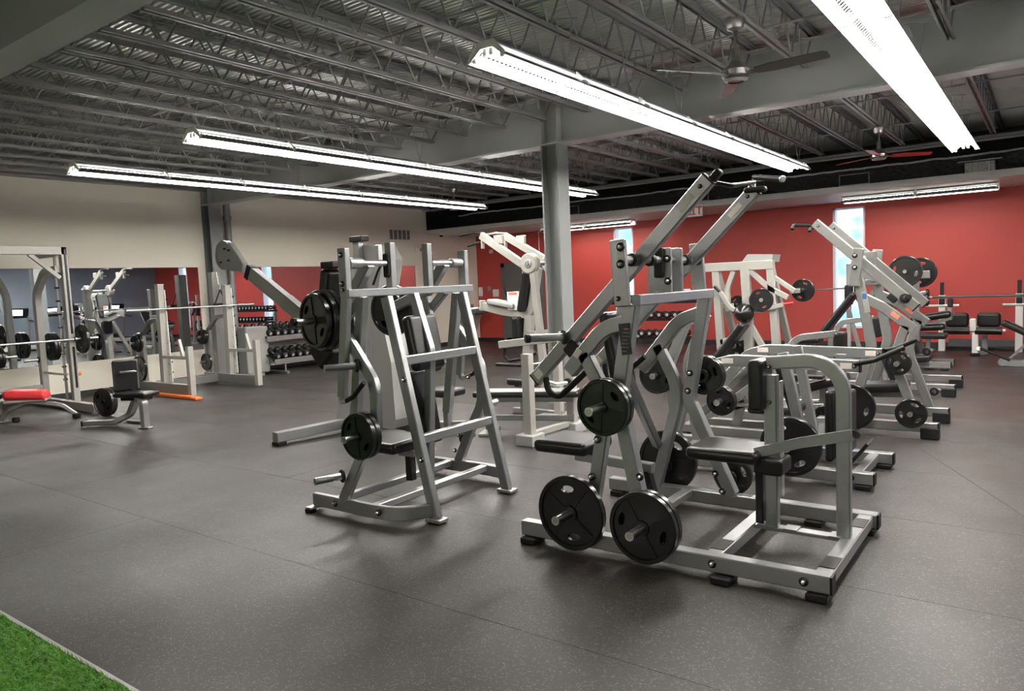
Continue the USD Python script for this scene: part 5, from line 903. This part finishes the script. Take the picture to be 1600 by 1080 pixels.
part(b, 'shaft', rod([(-11.52, 5.90, 1.395), (-11.52, 7.60, 1.395)], 0.0145), CHROME); part(b, 'sleeve', rod([(-11.52, 5.62, 1.395), (-11.52, 5.95, 1.395)], 0.025), STEEL); part(b, 'sleeve', rod([(-11.52, 7.55, 1.395), (-11.52, 7.88, 1.395)], 0.025), CHROME)
for y_ in (5.95, 7.55): part(b, 'collar', cyl((-11.52, y_, 1.395), NY, 0.036, 0.025, 18, 0.004), CHROME)
sr = 'on the pale squat rack'
plates(45, 1, (-12.2, 6.10, 0.42), (0, -1, 0), f'black plate on the low near peg {sr}', 1.6)
for q, l in ((0.0, 25), (0.044, 35)): plates(l, 1, (-12.2, 6.12 - 0.046 + (0.05 - q), 0.87) if 0 else (-12.2, 6.06 + q, 0.85), (0, -1, 0), f'black plate, {"smaller" if l == 25 else "larger"} of two on the upper near peg {sr}', 0.3)
plates(35, 1, (-12.2, 7.30, 0.40), (0, -1, 0), f'grey-lit black plate on the low far peg {sr}', 0.9); plates(25, 2, (-12.2, 7.28, 0.85), (0, -1, 0), f'black plate on the upper far peg {sr}', 0.9)
# cable column with a black triangle handle beside the wall column
t = thing('cable_column', 'pale cable column with black triangle handle beside the wall column', 'exercise machine', (-12.2, 7.5, 0))
part(t, 'column', tube([(-12.35, 7.66, 0.0), (-12.35, 7.66, 2.0)], 0.16, 0.14), PLAT); part(t, 'weight_shroud', rbox((-12.45, 8.45, 0.5), (0.30, 0.50, 0.9), 0.03), SHROUD); part(t, 'base', rbox((-12.4, 8.0, 0.03), (0.4, 1.0, 0.06), 0.01), PLAT)
part(t, 'guide', rod([(-12.25, 7.66, 2.0), (-12.22, 7.66, 1.78)], 0.006, k=6), STEEL); part(t, 'carabiner', rod([(-12.2, 7.66, 1.80), (-12.2, 7.69, 1.74), (-12.2, 7.66, 1.68)], 0.008, k=8), STEEL)
part(t, 'triangle_handle', cat([rod([(-12.18, 7.66, 1.68), (-12.18, 7.54, 1.42)], 0.012), rod([(-12.18, 7.66, 1.68), (-12.18, 7.78, 1.42)], 0.012), rod([(-12.18, 7.52, 1.42), (-12.18, 7.80, 1.42)], 0.022)]), RUBBER)

# dumbbell rack with two tiers right of the wall column
t = thing('dumbbell_rack', 'silver dumbbell rack with two sloping tiers under the right-hand mirrors', 'dumbbell rack', (-12.3, 10.0, 0))
Y0, Y1 = 8.62, 12.2
SL = math.radians(22); sx_, sz_ = math.cos(SL), math.sin(SL)
for x, z, nm in ((-12.22, 0.34, 'lower'), (-12.42, 0.78, 'upper')):
    part(t, 'shelf', rbox((x, (Y0 + Y1) / 2, z), (0.36, Y1 - Y0, 0.03), 0.006, [(sx_, 0, -sz_), (0, 1, 0), (sz_, 0, sx_)]), BLACKP)
    part(t, 'front_rail', rbox((x + 0.185, (Y0 + Y1) / 2, z - 0.085), (0.03, Y1 - Y0, 0.10), 0.006), SILVER)
for yy in (Y0 + 0.25, (Y0 + Y1) / 2, Y1 - 0.2):
    part(t, 'upright', tube([(-12.62, yy, 0.03), (-12.62, yy, 0.86)], 0.07, 0.09), SILVER); part(t, 'foot_bar', tube([(-12.78, yy, 0.03), (-11.98, yy, 0.03)], 0.06, 0.05), STEEL); part(t, 'shelf_arm', tube([(-12.62, yy, 0.40), (-12.06, yy, 0.20)], 0.05, 0.06), SILVER); part(t, 'shelf_arm', tube([(-12.62, yy, 0.82), (-12.26, yy, 0.66)], 0.05, 0.06), SILVER); part(t, 'rack_leg', rod([(-12.06, yy, 0.22), (-12.06, yy, 0.04)], 0.02), STEEL)
db0 = None
def dumbbell(label, group):
    t = thing('dumbbell', label, 'dumbbell', group=group)
    part(t, 'handle', rod([(-0.07, 0, 0), (0.07, 0, 0)], 0.016), CHROME)
    for s in (-1, 1):
        hx = part(t, 'head', lathe([(1e-5, 0), (0.045, 0), (0.062, 0.014), (0.066, 0.05), (0.062, 0.086), (0.045, 0.10), (1e-5, 0.10)], (s * 0.07, 0, 0), (s, 0, 0), 12), RUBBER)
        part(hx, 'end_disc', cyl((s * 0.166, 0, 0), (s, 0, 0), 0.032, 0.006, 14, 0.002), GREYP)
    return t
for x, z, nm in ((-12.22, 0.34, 'lower'), (-12.42, 0.78, 'upper')):
    n = 21
    for i in range(n):
        yy = Y0 + 0.09 + i * (Y1 - Y0 - 0.18) / (n - 1); at = A((x, yy, z)) + A((sz_, 0, sx_)) * 0.082
        axes = [(sx_, 0, -sz_), (0, 1, 0), (sz_, 0, sx_)]; lab = f'black round-headed dumbbell in the row on the {nm} tier of the dumbbell rack'
        if db0 is None: db0 = dumbbell(lab, f'dumbbells on the {nm} tier'); move(db0, axes, at)
        else: copy_of(db0, lab, axes, at, f'dumbbells on the {nm} tier')

# ================================================================ stations along the red wall at right
t = thing('bench_press_station', 'white posts of a barbell bench station against the red wall on the right', 'weight bench', (-1.0, 15.4, 0))
for x in (-1.60, -0.44):
    part(t, 'upright', tube([(x, 15.45, 0.0), (x, 15.45, 1.02)], 0.10, 0.11), WHITEP); part(t, 'black_top', tube([(x, 15.43, 0.80), (x, 15.43, 1.25)], 0.05, 0.06), BLACKP); part(t, 'plate_peg', rod([(x - 0.24, 15.38, 0.83), (x + 0.27, 15.38, 0.83)], 0.022), WHITEP); part(t, 'bar_cup', rbox((x, 15.40, 0.90), (0.09, 0.07, 0.11), 0.012), RUBBER)
part(t, 'cross_tube', tube([(-1.60, 15.54, 0.05), (-0.44, 15.54, 0.05)], 0.06, 0.06), BLACKP)
b = thing('barbell', 'dark barbell across the white posts in front of the red wall', 'barbell', (-1.0, 15.38, 1.0))
part(b, 'shaft', rod([(-1.75, 15.38, 0.985), (-0.2, 15.38, 0.985)], 0.02), GREYSTRIP); part(b, 'sleeve', rod([(-2.15, 15.38, 0.985), (-1.75, 15.38, 0.985)], 0.025), STEEL); part(b, 'sleeve', rod([(-0.2, 15.38, 0.985), (0.2, 15.38, 0.985)], 0.025), STEEL)
plates(35, 1, (-1.83, 15.38, 0.985), (1, 0, 0), 'black plate edge-on at the left end of the barbell before the red wall', 0.2)
t = thing('back_extension_bench', 'black twin-pad bench on a white post before the red wall on the right', 'exercise bench', (-1.05, 14.7, 0))
part(t, 'post', tube([(-1.03, 14.68, 0.03), (-1.03, 14.68, 0.50)], 0.09, 0.09), WHITEP); part(t, 'post_foot', rbox((-1.03, 14.68, 0.025), (0.14, 0.12, 0.05), 0.01), RUBBER); part(t, 'rear_post', tube([(-0.90, 14.95, 0.0), (-0.92, 14.95, 0.44)], 0.08, 0.08), GREYP); part(t, 'white_head', rbox((-1.06, 14.62, 0.53), (0.10, 0.10, 0.22), 0.03), WHITEP); part(t, 'floor_tube', tube([(-1.03, 14.68, 0.03), (-0.9, 14.95, 0.03)], 0.06, 0.06, (0, 0, 1)), GREYP)
for x in (-1.30, -0.84):
    part(t, 'thigh_pad', rbox((x, 14.75, 0.61), (0.34, 0.16, 0.24), 0.05, n=3), VINYL); part(t, 'roller', rod([(x - 0.19, 14.64, 0.43), (x + 0.19, 14.64, 0.43)], 0.065), VINYL); part(t, 'pad_bolt', cyl((x + (-0.20 if x < -1 else 0.20), 14.64, 0.44), (-1 if x < -1 else 1, 0, 0), 0.022, 0.04, 12, 0.004), WHITEP)
t = thing('leg_pad_bench', 'black twin leg pads on a pale round hub, in front of the white barbell post', 'exercise bench', (-1.65, 13.2, 0))
part(t, 'upper_pad', rbox((-1.52, 13.2, 0.76), (0.58, 0.28, 0.11), 0.05, [(0.98, 0, 0.17), (0, 1, 0), (-0.17, 0, 0.98)], n=3), VINYL); part(t, 'lower_pad', rbox((-1.52, 13.1, 0.60), (0.42, 0.2, 0.10), 0.045, [(0.99, 0, 0.05), (0, 1, 0), (-0.05, 0, 0.99)], n=3), VINYL); part(t, 'hub', cyl((-1.74, 13.0, 0.60), NY, 0.10, 0.3, 24, 0.02), PLAT); part(t, 'post', tube([(-1.72, 13.2, 0.0), (-1.72, 13.2, 0.62)], 0.07, 0.08), PLAT); part(t, 'bracket', rbox((-1.26, 13.2, 0.84), (0.06, 0.16, 0.26), 0.01), STEEL); part(t, 'bracket_knob', rbox((-1.25, 13.1, 0.98), (0.07, 0.08, 0.14), 0.02), RUBBER); part(t, 'arm', tube([(-1.72, 13.15, 0.60), (-1.28, 13.15, 0.72)], 0.04, 0.05), PLAT); part(t, 'floor_foot', rbox((-1.72, 13.2, 0.02), (0.3, 0.3, 0.04), 0.01), PLAT)
t = thing('decline_bench', 'pale bench with black slanted back pad at the right edge before the red wall', 'bench', (-0.3, 13.3, 0))
part(t, 'back_pad', rbox((-0.32, 13.3, 0.52), (0.62, 0.28, 0.09), 0.035, [(0.87, 0, -0.49), (0, 1, 0), (0.49, 0, 0.87)], n=3), VINYL); part(t, 'curved_base', tube([(-0.62, 13.25, 0.06), (-0.40, 13.25, 0.05), (0.3, 13.25, 0.07)], 0.09, 0.10, r=0.2), PLAT); part(t, 'base_nose', cyl((-0.58, 13.2, 0.06), NY, 0.06, 0.10, 18, 0.01), PLAT); part(t, 'post', tube([(-0.30, 13.35, 0.05), (-0.22, 13.35, 0.40)], 0.07, 0.07), PLAT); part(t, 'lever', rod([(-0.86, 13.2, 0.27), (-0.48, 13.2, 0.10)], 0.02), RUBBER); part(t, 'lever_tip', cyl((-0.88, 13.2, 0.26), NY, 0.035, 0.05, 14, 0.008), WHITEP); part(t, 'strut', tube([(-0.50, 13.3, 0.10), (-0.25, 13.3, 0.38)], 0.03, 0.035), PLAT)
# small row of racked dumbbells and a rack behind the near pulldown machine, before the red wall
t = thing('plate_tree', 'dark rack of round weights between the middle column and the near machine', 'weight rack', (-6.5, 13.2, 0))
part(t, 'frame', tube([(-7.4, 13.2, 0.75), (-5.4, 13.2, 0.75)], 0.20, 0.05, (0, 1, 0)), BLACKP); part(t, 'frame', tube([(-7.4, 13.1, 0.40), (-5.4, 13.1, 0.40)], 0.22, 0.05, (0, 1, 0)), BLACKP)
for x in (-7.4, -5.4): part(t, 'upright', tube([(x, 13.3, 0), (x, 13.3, 1.05)], 0.08, 0.08), PLAT)
part(t, 'top_shelf', tube([(-7.4, 13.3, 1.08), (-5.4, 13.3, 1.08)], 0.2, 0.05, (0, 1, 0)), BLACKP)
axd = [(0, -1, 0), (1, 0, 0), (0, 0, 1)]
for z, y_, nm in ((0.843, 13.2, 'middle'), (0.493, 13.1, 'lowest'), (1.173, 13.3, 'top')):
    for i in range(11): copy_of(db0, f'black dumbbell on the {nm} shelf of the dark rack behind the middle column', axd, (-7.22 + 0.164 * i, y_, z), f'dumbbells on the {nm} shelf behind the column')

# ================================================================ seen only in the mirrors: treadmills by the blue grey wall
tm0 = None
def treadmill(label, group):
    t = thing('treadmill', label, 'treadmill', group=group)
    part(t, 'deck', rbox((0, 0, 0.12), (1.75, 0.72, 0.14), 0.03), GREYP); part(t, 'belt', rbox((-0.1, 0, 0.195), (1.45, 0.50, 0.012), 0.004), RUBBER); part(t, 'motor_hood', rbox((0.72, 0, 0.24), (0.34, 0.70, 0.16), 0.06, n=3), BLACKP)
    for s in (-1, 1): part(t, 'upright', tube([(0.62, s * 0.36, 0.2), (0.42, s * 0.36, 1.15)], 0.06, 0.08), PLAT); part(t, 'hand_rail', rod([(0.45, s * 0.36, 1.02), (-0.15, s * 0.36, 0.95)], 0.022), RUBBER)
    c = part(t, 'console', rbox((0.46, 0, 1.28), (0.08, 0.74, 0.36), 0.03, [(0.94, 0, 0.34), (0, 1, 0), (-0.34, 0, 0.94)]), BLACKP); part(c, 'screen', rbox((0.415, 0, 1.30), (0.01, 0.36, 0.22), 0.003, [(0.94, 0, 0.34), (0, 1, 0), (-0.34, 0, 0.94)]), SCREEN)
    return t
for i in range(6):
    lab = 'grey treadmill in the row facing the blue grey wall, seen in the mirrors'
    if tm0 is None: tm0 = treadmill(lab, 'treadmills by the blue grey wall'); move(tm0, np.eye(3), (2.7, 8.2, 0))
    else: copy_of(tm0, lab, at=(2.7, 8.2 + 1.1 * i, 0))
